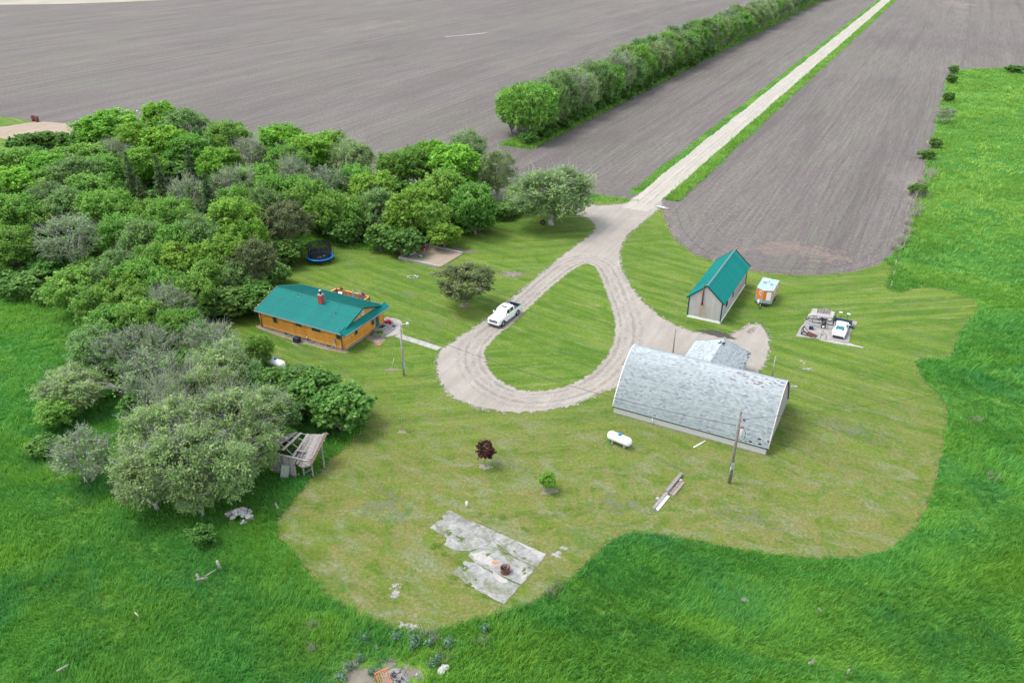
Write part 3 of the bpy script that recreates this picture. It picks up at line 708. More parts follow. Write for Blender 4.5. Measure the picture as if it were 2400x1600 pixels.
# shrubs on the fence line of the pasture
for i, (u, v, h, r, kind, lab) in enumerate([(2150, 455, 2.0, 1.9, 'shrub', 'green bush on the field edge fence, nearest to the yard'), (2172, 372, 2.0, 1.8, 'shrub', 'green bush on the field edge fence just below the grey bush'),
        (2190, 345, 2.2, 1.6, 'shrub', 'small dark bush on the fence line beside the grey bush'), (2213, 288, 4.2, 3.0, 'grey', 'pale grey bare bush on the pasture fence line'),
        (2222, 238, 2.6, 1.8, 'shrub', 'dark bush on the fence line above the grey bush'), (2228, 195, 2.8, 1.9, 'shrub', 'bush at the far corner of the pasture fence'), (2233, 172, 2.6, 1.8, 'shrub', 'farthest bush at the top end of the pasture fence'),
        (2375, 170, 2.4, 3.2, 'shrub', 'wide dark bush at the right edge of the pasture top')]):
    place_tree(kind, at(u, v), h, r, lab, 'bushes on the pasture fence line', 'bush')

# tall grass: every blade is a leaning triangle
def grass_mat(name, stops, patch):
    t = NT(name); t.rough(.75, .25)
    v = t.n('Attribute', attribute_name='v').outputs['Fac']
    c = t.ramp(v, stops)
    pz = t.noise(.055, t.coord(scale=(.6, 1, 1), rz=R(15)), 5, .65, 1.2)
    c = t.mix(t.ramp(pz, [(.40, 0), (.58, .9)]), c, t.mix(v, *patch))
    pb_ = t.noise(.075, t.coord(loc=(31, 7, 0)), 5, .65, 1.0)
    c = t.mix(t.ramp(pb_, [(.52, 0), (.66, .65)]), c, t.mix(v, (.024, .180, .055), (.095, .410, .150)))
    xyz = t.n('SeparateXYZ', {0: t.n('TexCoord').outputs['Object']})
    pas = t.n('MapRange', {0: xyz.outputs[1], 1: 90.0, 2: 140.0, 3: 0.0, 4: .7}).outputs[0]   # the pasture is a lighter sward
    c = t.mix(pas, c, t.mix(v, (.15, .30, .035), (.37, .54, .11)))
    t.col(c)
    tr = t.n('BsdfTranslucent', {'Color': c}); mx = t.n('MixShader', {0: .4, 1: t.b.outputs[0], 2: tr.outputs[0]})
    t.t.links.new(mx.outputs[0], t.out.inputs['Surface'])
    return t.m
M_GRASS = grass_mat('tall_grass', [(0, (.042, .190, .032)), (.5, (.100, .345, .062)), (1, (.220, .540, .115))], ((.120, .31, .026), (.31, .56, .080)))
_vn = np.random.default_rng(99).uniform(-1, 1, (64, 64))
def vnoise(x, y, f):
    x, y = x * f, y * f; i, j = np.floor(x).astype(int), np.floor(y).astype(int); u, v = x - i, y - j; u, v = u * u * (3 - 2 * u), v * v * (3 - 2 * v)
    g = lambda a, b_: _vn[a % 64, b_ % 64]
    return (g(i, j) * (1 - u) + g(i + 1, j) * u) * (1 - v) + (g(i, j + 1) * (1 - u) + g(i + 1, j + 1) * u) * v
def blades(pts, h, w, seed, lean=.5, tuft=8, spread=.13):
    r = np.random.default_rng(seed)
    m = max(1, len(pts) // tuft); T0 = pts[:m]                # tufts share a lean and a tone
    k = np.repeat(np.arange(m), tuft); n = len(k)
    sp_ = spread * (1 + w / .12)
    x = T0[k, 0] + r.normal(0, sp_, n); y = T0[k, 1] + r.normal(0, sp_, n)
    wind = vnoise(x, y, .11) * 1.7 + vnoise(x + 40, y, .35) * .9 - 1.2
    ang = wind + (r.normal(0, .8, m))[k] + r.normal(0, .6, n)
    hm = 1 + .38 * vnoise(x, y + 17, .16) + .25 * vnoise(x + 9, y, .5)
    hh = h * r.uniform(.55, 1.25, n) * hm; ww = w * r.uniform(.6, 1.35, n)
    la = np.abs(r.normal(lean, .28, n)) * hh
    fa = ang + math.pi / 2 + r.normal(0, .7, n)
    z0 = np.full(n, .0)
    B1 = np.stack([x - np.cos(fa) * ww / 2, y - np.sin(fa) * ww / 2, z0], 1)
    B2 = np.stack([x + np.cos(fa) * ww / 2, y + np.sin(fa) * ww / 2, z0], 1)
    T = np.stack([x + np.cos(ang) * la, y + np.sin(ang) * la, hh], 1)
    V = np.stack([B1, B2, T], 1).reshape(-1, 3)
    vv = np.clip(.46 + r.normal(0, .17, n) + (r.normal(0, .17, m))[k], 0, 1)
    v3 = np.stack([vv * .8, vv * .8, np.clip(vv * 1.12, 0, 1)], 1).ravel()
    return V, v3
def scatter(area, dens, rmin, rmax, seed, keep):
    x0, x1, y0, y1 = area; r = np.random.default_rng(seed)
    n = int((x1 - x0) * (y1 - y0) * dens)
    P = np.stack([r.uniform(x0, x1, n), r.uniform(y0, y1, n)], 1)
    d = np.hypot(P[:, 0], P[:, 1]); P = P[(d >= rmin) & (d < rmax)]
    pr = proj(np.c_[P, np.zeros(len(P))])
    P = P[(pr[:, 0] > -160) & (pr[:, 0] < 2560) & (pr[:, 1] < 1760)]
    return P[keep(P)]
BARE_SPOTS = [(at(835, 1590), 2.4), (at(930, 1590), 2.2), (at(975, 1575), 1.0), (at(560, 1210), 1.0), (at(1030, 1570), .6)]
def is_tall(P):
    k = inside(P, MEADOW) & ~inside(P, LAWN) & ~inside(P, YARD)
    for c, r in BARE_SPOTS: k &= np.hypot(P[:, 0] - c.x, P[:, 1] - c.y) > r * np.random.default_rng(3).uniform(.55, 1.1, len(P))
    return k
VS, AS = [], []
for i, (dens, r0, r1, h, w) in enumerate([(150, 0, 66, .48, .055), (95, 66, 90, .48, .072), (46, 90, 130, .48, .105), (15, 130, 200, .5, .18), (4.5, 200, 420, .5, .36)]):
    P = scatter((-90, 180, 30, 330), dens, r0, r1, 40 + i, is_tall)
    V, a = blades(P, h, w, 60 + i); VS.append(V); AS.append(a)
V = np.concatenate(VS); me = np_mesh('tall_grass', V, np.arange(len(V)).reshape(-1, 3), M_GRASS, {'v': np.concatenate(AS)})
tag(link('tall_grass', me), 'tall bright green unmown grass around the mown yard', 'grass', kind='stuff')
def strip_pts(p0, s0, s1, w0, w1, dens, seed):
    r = np.random.default_rng(seed); n = int((s1 - s0) * (w1 - w0) * dens)
    s = r.uniform(0, 1, n) ** 1.6 * (s1 - s0) + s0; w = r.uniform(w0, w1, n)
    return np.stack([p0.x + AV.x * s + BV.x * w, p0.y + AV.y * s + BV.y * w], 1)
for nm, p0, s0, s1, w0, w1, dens, h, lab in (('ditch_grass', ROAD0, -15, 520, 3.3, 5.6, 18, .6, 'tall ditch grass along the right side of the gravel road'),
                                             ('verge_grass', ROAD0, -12, 520, -4.7, -3.2, 9, .25, 'short verge grass along the left side of the gravel road'),
                                             ('belt_grass', BELT0, -2, 470, -6.5, 2.0, 8, .8, 'green undergrowth strip along the foot of the shelterbelt')):
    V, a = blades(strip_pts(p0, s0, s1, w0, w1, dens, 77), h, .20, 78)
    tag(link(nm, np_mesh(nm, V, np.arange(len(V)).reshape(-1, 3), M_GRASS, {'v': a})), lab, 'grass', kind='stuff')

# ------------------------------------------------------------------ buildings
def metal_roof(name, c):
    t = NT(name); t.rough(.6, .22)
    nz = t.noise(1.2, t.coord(scale=(.25, 1.5, 1)), 5, .6)
    cc = t.ramp(nz, [(.3, tuple(x * .88 for x in c)), (.7, tuple(x * 1.12 for x in c))])
    r = t.n('ObjectInfo').outputs['Random']
    h = t.n('HueSaturation', {'Color': cc}); mr = t.n('MapRange', {0: r, 3: .93, 4: 1.07}); t.set(h.inputs['Value'], mr.outputs[0])
    d = t.ramp(t.noise(.9, None, 6, .7), [(.60, 0), (.8, .35)])
    t.col(t.mix(d, h.outputs[0], (.10, .20, .18)))
    return t.m
M_TEAL = metal_roof('teal_metal', (.002, .165, .142)); M_TEAL2 = metal_roof('teal_metal_light', (.003, .190, .168))
M_TRIMG = simple('dark_teal_trim', (.004, .060, .048), .7, .15, spec=.1)
M_GUTTER = simple('pale_gutter', (.20, .235, .25), .6, .1, spec=.2)
def log_mat():
    t = NT('varnished_log'); t.rough(.45, .4)
    g = t.noise(1.0, t.coord(scale=(.9, 9, 9)), 6, .7, .8)
    c = t.ramp(g, [(.28, (0.448, 0.157, 0.016)), (.5, (0.739, 0.325, 0.031)), (.72, (0.874, 0.470, 0.084))])
    r = t.n('ObjectInfo').outputs['Random']
    h = t.n('HueSaturation', {'Color': c}); mr = t.n('MapRange', {0: r, 3: .78, 4: 1.2}); t.set(h.inputs['Value'], mr.outputs[0])
    st = t.ramp(t.noise(.7, None, 5, .7), [(.6, 0), (.78, .45)])
    t.col(t.mix(st, h.outputs[0], (.16, .055, .012))); t.bump(g, .25, .03)
    return t.m
M_LOG = log_mat()
M_LOGR = simple('golden_board', (.52, .29, .085), .55, .25, 5, rnd=.14)
M_CONC = simple('concrete', (0.261, 0.250, 0.233), .9, .18, 2.2, bump=.3, dirt=(0.155, 0.141, 0.120))
M_CONCL = simple('pale_concrete', (0.324, 0.307, 0.282), .9, .14, 2.5, bump=.2, dirt=(0.212, 0.198, 0.169))
M_WHITE = simple('white_paint', (.78, .78, .77), .5, .06, 2)
M_GLASS = simple('window_glass', (.020, .030, .032), .08, .1, 2, spec=.8)
M_FRAME = simple('dark_frame', (.012, .055, .045), .5, .1)
M_BLACK = simple('black_steel', (.018, .019, .022), .5, .3)
M_RUBBER = simple('rubber', (.022, .022, .024), .8, .3, 8)
M_STEEL = simple('galvanised', (.42, .44, .45), .4, .15, 3, metal=.5)
M_GREYW = simple('weathered_wood', (.235, .215, .20), .9, .35, 6, bump=.4, rnd=.25)
M_TANW = simple('tan_wood', (.36, .20, .085), .8, .3, 6, bump=.3, rnd=.2)
M_RUST = simple('rusty_steel', (.14, .045, .028), .85, .4, 6, bump=.3)
M_BLUE = simple('blue_plastic', (.006, .16, .62), .4, .08, 3)
M_NAVY = simple('navy_steel', (.014, .030, .060), .45, .25, 3)
M_TERRA = simple('terracotta', (.34, .13, .085), .85, .2, 4)
def brick_mat():
    t = NT('red_brick'); t.rough(.9, .2)
    b_ = t.n('TexBrick', {'Vector': t.coord('Generated', (7, 7, 9)), 'Scale': 1.0, 'Color1': (.30, .05, .035, 1), 'Color2': (.40, .095, .065, 1), 'Mortar': (.34, .20, .16, 1), 'Mortar Size': .012})
    t.col(b_.outputs[0]); t.bump(b_.outputs[1], .4, .02)
    return t.m
M_BRICK = simple('red_brick_wall', (.34, .060, .042), .9, .3, 9, bump=.5)
def siding_mat(name, c, stain=None):
    t = NT(name); t.rough(.55, .4)
    nz = t.noise(1.0, t.coord(scale=(2.5, 2.5, .5)), 5, .6)
    cc = t.ramp(nz, [(.3, tuple(x * .9 for x in c)), (.7, tuple(min(1, x * 1.08) for x in c))])
    if stain:
        xyz = t.n('SeparateXYZ', {0: t.n('TexCoord').outputs['Object']})
        dx = t.math('ABSOLUTE', t.math('SUBTRACT', xyz.outputs[0], stain[0])); mx = t.n('MapRange', {0: dx, 1: .15, 2: .95, 3: 1.0, 4: 0.0}).outputs[0]
        mz = t.n('MapRange', {0: xyz.outputs[2], 1: 2.6, 2: 2.2, 3: 0.0, 4: 1.0}).outputs[0]
        st = t.ramp(t.noise(1.0, t.coord(scale=(5, 5, .4)), 5, .6), [(.35, .1), (.65, .75)])
        cc = t.mix(t.math('MULTIPLY', t.math('MULTIPLY', mx, mz), st), cc, (.36, .20, .09))
    t.col(cc)
    return t.m
M_SIDE3 = siding_mat('stained_siding', (.43, .405, .375), (1.9,))
M_SIDE = siding_mat('beige_siding', (.43, .405, .375)); M_SIDE2 = siding_mat('pale_siding', (.50, .475, .445))

def rib_sheet(w, L, ribs, rib_h=.07, rib_w=.05, th=.012):
    """flat metal sheet w wide (x), L long (y), ribs along y, lying at z=0"""
    xs = [0.0]; zs = [0.0]
    for k in range(ribs):
        c = (k + .5) * w / ribs
        xs += [c - rib_w, c - rib_w * .45, c + rib_w * .45, c + rib_w]; zs += [0, rib_h, rib_h, 0]
    xs.append(w); zs.append(0)
    n = len(xs)
    V_ = [(x, 0, z) for x, z in zip(xs, zs)] + [(x, L, z) for x, z in zip(xs, zs)]
    F_ = [(i, i + 1, n + i + 1, n + i) for i in range(n - 1)]
    b = MB().add(V_, F_); b.box((w / 2, L / 2, -th), (w, L, th)); return b
def roof_slope(root, mesh, n, w, org, dirx, slope_vec, name='roof_panel'):
    """n panels side by side from org along dirx; the panel's length runs along slope_vec (pointing up the slope)"""
    x = Vector(dirx).normalized(); y = Vector(slope_vec).normalized(); z = x.cross(y)
    if z.z < 0: z = -z; x_ = -x; org = Vector(org) + x * (n * w); x = x_
    M = Matrix((x, y, z)).transposed().to_4x4()
    for k in range(n):
        o = link(name, mesh, root); o.matrix_local = Matrix.Translation(Vector(org) + x * (k * w)) @ M
def window(root, c, w, h, axis, out=.06, fr=M_FRAME, glass=M_GLASS, mull=True, trim=None, name='window'):
    """axis 'y-': in a wall facing -y, 'x+': facing +x"""
    f = MB()
    def bx(mb, du, dz, su, sz, d, o):
        if axis[0] == 'y': mb.box((c[0] + du, c[1] + o * (-1 if axis[1] == '-' else 1), c[2] + dz), (su, d, sz))
        else: mb.box((c[0] + o * (-1 if axis[1] == '-' else 1), c[1] + du, c[2] + dz), (d, su, sz))
    t = .055
    for s_ in (-1, 1):
        bx(f, s_ * (w / 2 - t / 2), 0, t, h, .05, out); bx(f, 0, s_ * (h / 2 - t / 2), w - 2 * t, t, .05, out)
    if mull: bx(f, 0, 0, .035, h - 2 * t, .04, out)
    wo = f.build(name, fr, root)
    g = MB(); bx(g, 0, 0, w - 2 * t, h - 2 * t, .02, out - .014); g.build('pane', glass, wo)
    if trim:
        q = MB()
        for s_ in (-1, 1): bx(q, s_ * (w / 2 + .05), 0, .09, h + .2, .035, out)
        bx(q, 0, h / 2 + .05, w, .09, .035, out); bx(q, 0, -h / 2 - .05, w, .09, .05, out + .005)
        q.build('window_trim', trim, wo)
    return wo

# --- log house
HO = at(808, 822)
house = empty('log_house', HO, GRID, 'orange log house with teal ribbed metal roof and brick chimney', 'house')
HL, HW, HE, HR = 14.3, 8.5, 2.62, 4.45
MB().box((-HL / 2, HW / 2, .08), (HL + .24, HW + .24, .34)).build('foundation', M_CONC, house)
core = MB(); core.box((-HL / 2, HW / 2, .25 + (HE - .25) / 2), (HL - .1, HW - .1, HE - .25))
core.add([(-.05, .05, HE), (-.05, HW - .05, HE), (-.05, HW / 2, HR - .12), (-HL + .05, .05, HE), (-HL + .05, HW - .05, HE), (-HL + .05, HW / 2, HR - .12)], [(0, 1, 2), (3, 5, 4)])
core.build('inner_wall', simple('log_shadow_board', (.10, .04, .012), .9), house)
def log_piece(L):
    prof = [(-.0, .012), (.06, .022), (.10, .06), (.112, .095), (.10, .13), (.06, .168), (0, .178)]
    return [(-p[0], p[1]) for p in prof], L
def log_mesh(L):
    prof, _ = log_piece(L); m = MB(); n = len(prof)
    V_ = [(0, p[0], p[1]) for p in prof] + [(L, p[0], p[1]) for p in prof]
    m.add(V_, [(i + 1, i, n + i, n + i + 1) for i in range(n - 1)] + [list(range(n)), list(range(2 * n - 1, n - 1, -1))], False)
    return m.mesh('log', M_LOG)
lm_f, lm_s = log_mesh(HL), log_mesh(HW)
for k in range(12):
    z = .25 + k * .197
    link('log', lm_f, house, (-HL, .0, z)); link('log', lm_f, house, (0, HW, z), (0, 0, math.pi))
    link('log', lm_s, house, (0, 0, z), (0, 0, math.pi / 2)); link('log', lm_s, house, (-HL, HW, z), (0, 0, -math.pi / 2))
for x, y in ((-HL - .02, -.02), (.02, -.02), (.02, HW + .02), (-HL - .02, HW + .02)):
    MB().tube([(x, y, .24), (x, y, HE + .05)], .13, 8).build('corner_post', M_LOGR, house)
sl_run = HW / 2 + .6; sl_rise = HR - (HE + .1); sl_len = math.hypot(sl_run, sl_rise)
pm = rib_sheet(.932, sl_len, 3).mesh('roof_panel', M_TEAL)
roof_slope(house, pm, 16, .932, (-HL - .35, -.6, HE + .1), (1, 0, 0), (0, sl_run, sl_rise))
roof_slope(house, pm, 16, .932, (-HL - .35, HW + .6, HE + .1), (1, 0, 0), (0, -sl_run, sl_rise))
MB().side([(0, 0)] * 0 or [(-.0, 0), (0, .01), (.02, .01), (.02, 0)], 0, .01)
x0, x1 = -HL - .35, -HL - .35 + 16 * .932
rc = MB()
rc.sidex([(HW / 2 - .20, HR - .045), (HW / 2, HR + .05), (HW / 2 + .20, HR - .045), (HW / 2, HR + .015)], x0, x1); rc.build('ridge_cap', M_TRIMG, house)
for y_ in (-.63, HW + .63):
    MB().box(((x0 + x1) / 2, y_, HE + .06), (x1 - x0, .09, .12)).build('gutter', M_GUTTER, house)
for xx in (x0 - .02, x1 + .02):
    for s_ in (-1, 1):
        yy = HW / 2 + s_ * sl_run
        MB().beam((xx, yy, HE + .06), (xx, HW / 2, HR - .04), .05, .16).build('rake_trim', M_TRIMG if xx > -5 else M_GUTTER, house)
# gable boards and the short pent roof across the right end
gx = .02
for k in range(28):
    y_ = 1.15 + k * (HW - 2.3) / 28; w_ = (HW - 2.3) / 28
    top = min(HR - .12, HE + .1 + (min(y_, HW - y_ - w_) + .6) / sl_run * sl_rise - .08)
    if top > 3.06: MB().box((gx + .02 * (k % 2) * .6, y_ + w_ / 2, (2.98 + top) / 2), (.05, w_ - .012, top - 2.98)).build('gable_board', M_LOGR, house)
window(house, (gx + .03, 4.2, 3.72), .42, .55, 'x+', .04, M_WHITE, simple('pale_glass', (.20, .35, .42), .15), False)
pl = math.hypot(.78, .55)
pm2 = rib_sheet(.97, pl, 3).mesh('roof_panel', M_TEAL)
roof_slope(house, pm2, 10, .97, (.86, -.6, HE + .02), (0, 1, 0), (-.78, 0, .55), 'pent_roof_panel')
MB().box((.90, HW / 2, HE - .03), (.09, HW + 1.2, .12)).build('gutter', M_GUTTER, house)
MB().beam((.08, -.6, HE + .59), (.08, HW + .6, HE + .59), .07, .05).build('pent_flashing', M_TEAL2, house)
for y_ in (-.6, HW + .6):
    MB().add([(.08, y_, HE + .56), (.88, y_, HE), (.25, y_, HE), (.08, y_, HE + .1), (.08, y_ + .03, HE + .56), (.88, y_ + .03, HE), (.25, y_ + .03, HE), (.08, y_ + .03, HE + .1)],
             [(0, 1, 2, 3), (7, 6, 5, 4), (0, 4, 5, 1), (1, 5, 6, 2), (2, 6, 7, 3), (3, 7, 4, 0)]).build('pent_end', M_TEAL, house)
for (xa, xb, za, zb) in ((-11.84, -11.15, 1.42, 2.26), (-7.88, -6.82, 1.88, 2.3), (-5.09, -3.63, 1.86, 2.3), (-1.02, -.33, 1.62, 2.26)):
    window(house, ((xa + xb) / 2, 0, (za + zb) / 2), xb - xa, zb - za, 'y-', .13, trim=M_LOGR)
for (ya, yb, za, zb) in ((2.16, 2.76, 1.3, 2.32), (5.75, 6.3, 1.15, 2.28)):
    window(house, (0, (ya + yb) / 2, (za + zb) / 2), yb - ya, zb - za, 'x+', .13, trim=M_LOGR, mull=False)
door = MB().box((.13, 7.0, 1.38), (.06, .86, 2.05)).build('door', simple('green_door', (.008, .13, .10), .4, .1), house)
MB().box((.165, 7.0, 1.75), (.02, .46, 1.0)).build('pane', M_GLASS, door); MB().tube([(.16, 6.66, 1.3), (.21, 6.66, 1.3)], .03, 6).build('handle', M_STEEL, door)
q = MB()
for y_ in (6.52, 7.48): q.box((.13, y_, 1.4), (.07, .09, 2.2))
q.build('door_trim', M_LOGR, house)
chim = MB().box((-6.07, 3.35, 4.45), (.62, .62, 1.75)).build('chimney', M_BRICK, house)
MB().box((-6.07, 3.35, 5.36), (.72, .72, .09)).build('crown', M_CONC, chim)
fl = MB().tube([(-6.07, 3.35, 5.3), (-6.07, 3.35, 5.85)], .13, 10).build('flue_pipe', M_BLACK, chim)
MB().lathe([(.0, 6.08), (.16, 6.02), (.22, 5.93), (.0, 5.9)], (-6.07, 3.35, 0), 10).build('flue_cap', M_STEEL, chim)
for x, y, z in ((-10.16, 3.41, 4.08), (-2.75, 2.17, 3.6)):
    v_ = MB().tube([(x, y, z - .15), (x, y, z + .42)], .06, 8).build('roof_vent', M_BLACK, house)
    MB().lathe([(.16, z - .05), (.15, z + .06), (.07, z + .16)], (x, y, 0), 10).build('vent_boot', M_GUTTER, v_)
for x in (-9.52, -5.61, -2.32):
    w_ = MB()
    pts = [(x + .62 * math.cos(a), -.12 - .5 * math.sin(a)) for a in [math.pi * k / 10 for k in range(11)]]
    ins = [(x + .57 * math.cos(a), -.12 - .45 * math.sin(a)) for a in [math.pi * k / 10 for k in range(11)]]
    for k in range(10):
        w_.add([(*pts[k], 0), (*pts[k + 1], 0), (*pts[k + 1], .34), (*pts[k], .34), (*ins[k], 0), (*ins[k + 1], 0), (*ins[k + 1], .34), (*ins[k], .34)], [(1, 0, 3, 2), (4, 5, 6, 7), (3, 7, 6, 2)])
    wo = w_.build('window_well', M_STEEL, house)
    MB().box((x, -.14, .10), (1.0, .02, .2)).build('pane', M_GLASS, wo)
mt = MB().box((-1.35, -.2, 1.2), (.28, .16, .5)).build('meter_box', M_STEEL, house)
MB().tube([(-1.35, -.18, .1), (-1.35, -.18, 1.0)], .035, 6).build('conduit', M_WHITE, mt)
MB().tube([(-6.0, -.14, .62), (-6.0, -.34, .66)], .09, 8).build('dryer_vent', M_WHITE, house)
MB().tube([(-HL + .25, -.16, .25), (-HL + .25, -.16, HE)], .045, 6).build('downspout', M_FRAME, house)
MB().tube([(-.22, -.16, .25), (-.22, -.16, HE)], .045, 6).build('downspout', M_FRAME, house)
wl = MB().box((.16, .95, 1.5), (.12, .1, .14)).build('wall_lamp', M_WHITE, house)
def grd(name, pts, z, mat, jit=.1, step=.3, root=HO):
    P = [root + BV * x + AV * y for x, y in pts]
    return sheet(name, smooth_poly(P, step, jit, 3, rounds=1), z, mat)
grd('dirt_strip', [(-15.3, .1), (-15.0, -.6), (-12, -.75), (-9.6, -.95), (-7.8, -1.0), (-7.4, -1.8), (-6.4, -1.7), (-6.2, -1.0), (-3, -1.0), (-1, -.7), (.6, -.5), (.7, 0), (-1, .6), (-14.6, .6)], .028, simple('bare_dirt', (.23, .19, .135), .95, .25, 3))
grd('dirt_strip', [(.2, 3.9), (1.2, 3.6), (2.8, 3.6), (3.1, 4.6), (2.4, 5.2), (.2, 5.2)], .027, simple('bare_dirt', (.23, .19, .135)), .2)
# AC unit
ac = empty('air_conditioner', HO + BV * -7.0 + AV * -1.15, GRID, 'dark square air conditioner unit by the log house front wall', 'air conditioner')
MB().box((0, 0, .42), (.76, .76, .74)).build('cabinet', M_NAVY, ac); MB().lathe([(.0, .80), (.28, .80), (.30, .785)], n=14).build('fan_grille', M_BLACK, ac)
MB().box((0, 0, .05), (.95, .95, .1)).build('base_slab', M_CONC, ac); MB().tube([(.36, .2, .3), (.7, .5, .35), (.9, 1.05, .45)], .03, 5).build('hose', M_BLACK, ac)
# porch
po = empty('concrete_steps', HO + BV * .12 + AV * 5.55, GRID, 'concrete entry landing with steps at the green house door', 'steps')
for k, (w_, h_) in enumerate(((1.35, .52), (1.72, .35), (2.08, .18))):
    MB().box((w_ / 2 if k == 0 else (1.35 + w_) / 2 if k == 1 else (1.72 + w_) / 2, 1.35, h_ / 2), (1.35 if k == 0 else .38, 2.5, h_)).build('landing' if k == 0 else 'step', M_CONC, po)
MB().tube([(.5, .15, .5), (.5, .15, 1.35)], .02, 5).build('handrail_post', M_STEEL, po)
tag(MB().box((.75, 1.55, .535), (.55, .85, .03)).build('door_mat', M_RUBBER, None, HO + BV * .12 + AV * 5.55, (0, 0, GRID)), 'dark door mat on the concrete landing', 'door mat')
pb = empty('planter_box', HO + BV * 1.75 + AV * 5.35, GRID, 'low concrete planter box with green plants beside the steps', 'planter')
for a, b_ in (((0, -.3), (1.3, .1)), ((0, .3), (1.3, .1)), ((-.6, 0), (.1, .5)), ((.6, 0), (.1, .5))): MB().box((a[0], a[1], .3), (b_[0], b_[1], .6)).build('side', M_CONC, pb)
MB().box((0, 0, .25), (1.1, .5, .5)).build('soil', simple('potting_soil', (.06, .045, .03), .95), pb)
grd('patio', [(.1, 5.2), (2.2, 5.0), (3.45, 6.9), (3.5, 7.6), (1.6, 10.9), (-1.2, 10.4), (-1.2, 8.75), (.1, 8.75)], .045, M_CONCL, .03)
WALK = [(at(930, 786) + (at(1030, 818) - at(930, 786)) * (k / 6)) for k in range(7)]
wk = empty('walkway', WALK[0], 0); wk['kind'] = 'structure'
for k in range(6):
    a, b_ = WALK[k] - WALK[0], WALK[k + 1] - WALK[0]; d = (b_ - a).normalized()
    MB().beam(a + d * .02 + Vector((0, 0, .035)), b_ - d * .02 + Vector((0, 0, .035)), 1.0, .07).build('slab', M_CONCL, wk)
# small plants helper
def leafy(name, c, r, h, n, mat, label, cat, size=.12, seed=1, parent=None, group=None):
    g = np.random.default_rng(seed)
    P = np.stack([g.normal(0, r * .45, n), g.normal(0, r * .45, n), np.abs(g.normal(h * .5, h * .28, n)) + .02], 1)
    N = g.normal(size=(n, 3)) + np.array([0, 0, 1.0]); N /= np.linalg.norm(N, axis=1, keepdims=True)
    V_, F_ = leaf_quads(P, N, size * g.uniform(.6, 1.3, n), 1.8, g.normal(size=(n, 3)) * .5 + np.array([0, 0, 1.0]))
    o = link(name, np_mesh(name, V_, F_, mat, {'v': np.repeat(g.uniform(0, 1, n), 4)}), parent, c)
    if not parent: tag(o, label, cat, group)
    return o
leafy('plants', (0, 0, .45), .55, .35, 120, LM['shrub'], None, None, .16, 3, pb)
# ride-on toys by the wall
ty = empty('ride_on_toy', HO + BV * .35 + AV * 9.05, GRID + .5, 'red ride-on toy car with pink top against the house corner', 'toy car')
m_red = simple('red_plastic', (.55, .012, .03), .35, .05); m_pink = simple('pink_plastic', (.80, .30, .45), .4, .05)
MB().box((0, 0, .3), (1.0, .5, .28), bev=.08).build('body', m_red, ty); MB().box((.1, .1, .58), (.6, .45, .3), bev=.1).build('hood', m_pink, ty); MB().box((-.1, .3, .75), (.3, .2, .12), bev=.04).build('seat', M_WHITE, ty)
for x in (-.35, .35):
    for y in (-.27, .27): MB().tube([(x, y - .04, .16), (x, y + .04, .16)], .16, 10).build('wheel', M_RUBBER, ty)
us = empty('umbrella_stand', HO + BV * 1.55 + AV * 8.6, GRID, 'dark blue umbrella stand with short pole on the patio', 'stand')
MB().lathe([(0, .1), (.1, .12), (.36, .06), (.36, .0)], n=14).build('base', M_NAVY, us); MB().tube([(0, 0, .05), (0, 0, 1.05)], .035, 8).build('pole', M_NAVY, us)
tag(MB().prism([(.55 * math.cos(a), .38 * math.sin(a)) for a in [k * math.pi / 6 for k in range(12)]], 0, .09).build('septic_lid', M_TERRA, None, HO + BV * 2.75 + AV * 3.45, (0, 0, GRID)), 'round terracotta lid on the grass near the steps', 'lid')
tag(MB().box((0, 0, .03), (.9, .5, .07), bev=.02).build('splash_block', M_CONCL, None, HO + BV * 2.1 + AV * 4.0, (0, 0, GRID + .2)), 'flat pale concrete block lying before the steps', 'block')
# deck at the back
dk = empty('deck', HO + BV * -11 + AV * 8.55, GRID, 'wooden deck with plank railing behind the log house', 'deck')
for k in range(22): MB().box((3.05, .09 + k * .16, .5), (6.1, .145, .04)).build('deck_board', M_TANW, dk)
for x in (.05, 1.55, 3.05, 4.55, 6.05): MB().box((x, 3.5, .95), (.11, .11, 1.9)).build('post', M_TANW, dk)
for y in (.4, 1.9): 
    for x in (.05, 6.05): MB().box((x, y, .95), (.11, .11, 1.9)).build('post', M_TANW, dk)
MB().box((3.05, 3.5, 1.72), (6.2, .22, .05)).build('top_rail', M_LOGR, dk)
for x in (.05, 6.05): MB().box((x, 1.75, 1.72), (.22, 3.4, .05)).build('top_rail', M_LOGR, dk)
bm = MB().box((0, 0, 0), (.13, .02, 1.1)).mesh('rail_board', M_TANW)
for k in range(42): link('rail_board', bm, dk, (.1 + k * .145, 3.44, 1.13))
for k in range(23):
    for x in (.11, 5.99): link('rail_board', bm, dk, (x, .2 + k * .145, 1.13), (0, 0, math.pi / 2))
dko = HO + BV * -11 + AV * 8.55
def dl(x, y, z): return dko + BV * x + AV * y + Vector((0, 0, z))
um = empty('folded_umbrella', dl(4.1, 2.4, .52), 0, 'folded blue-grey patio umbrella standing on the deck', 'umbrella')
MB().tube([(0, 0, 0), (0, 0, 2.3)], .025, 6).build('pole', M_STEEL, um); MB().lathe([(.03, .9), (.17, 1.0), (.13, 1.7), (.05, 2.2), (0, 2.35)], n=10).build('canopy', simple('umbrella_cloth', (.22, .36, .42), .8, .2), um)
tb = empty('patio_table', dl(4.1, 2.0, .52), GRID, 'pale round patio table under the folded umbrella', 'table')
MB().lathe([(0, .74), (.6, .74), (.6, .70), (0, .70)], n=18).build('table_top', M_WHITE, tb)
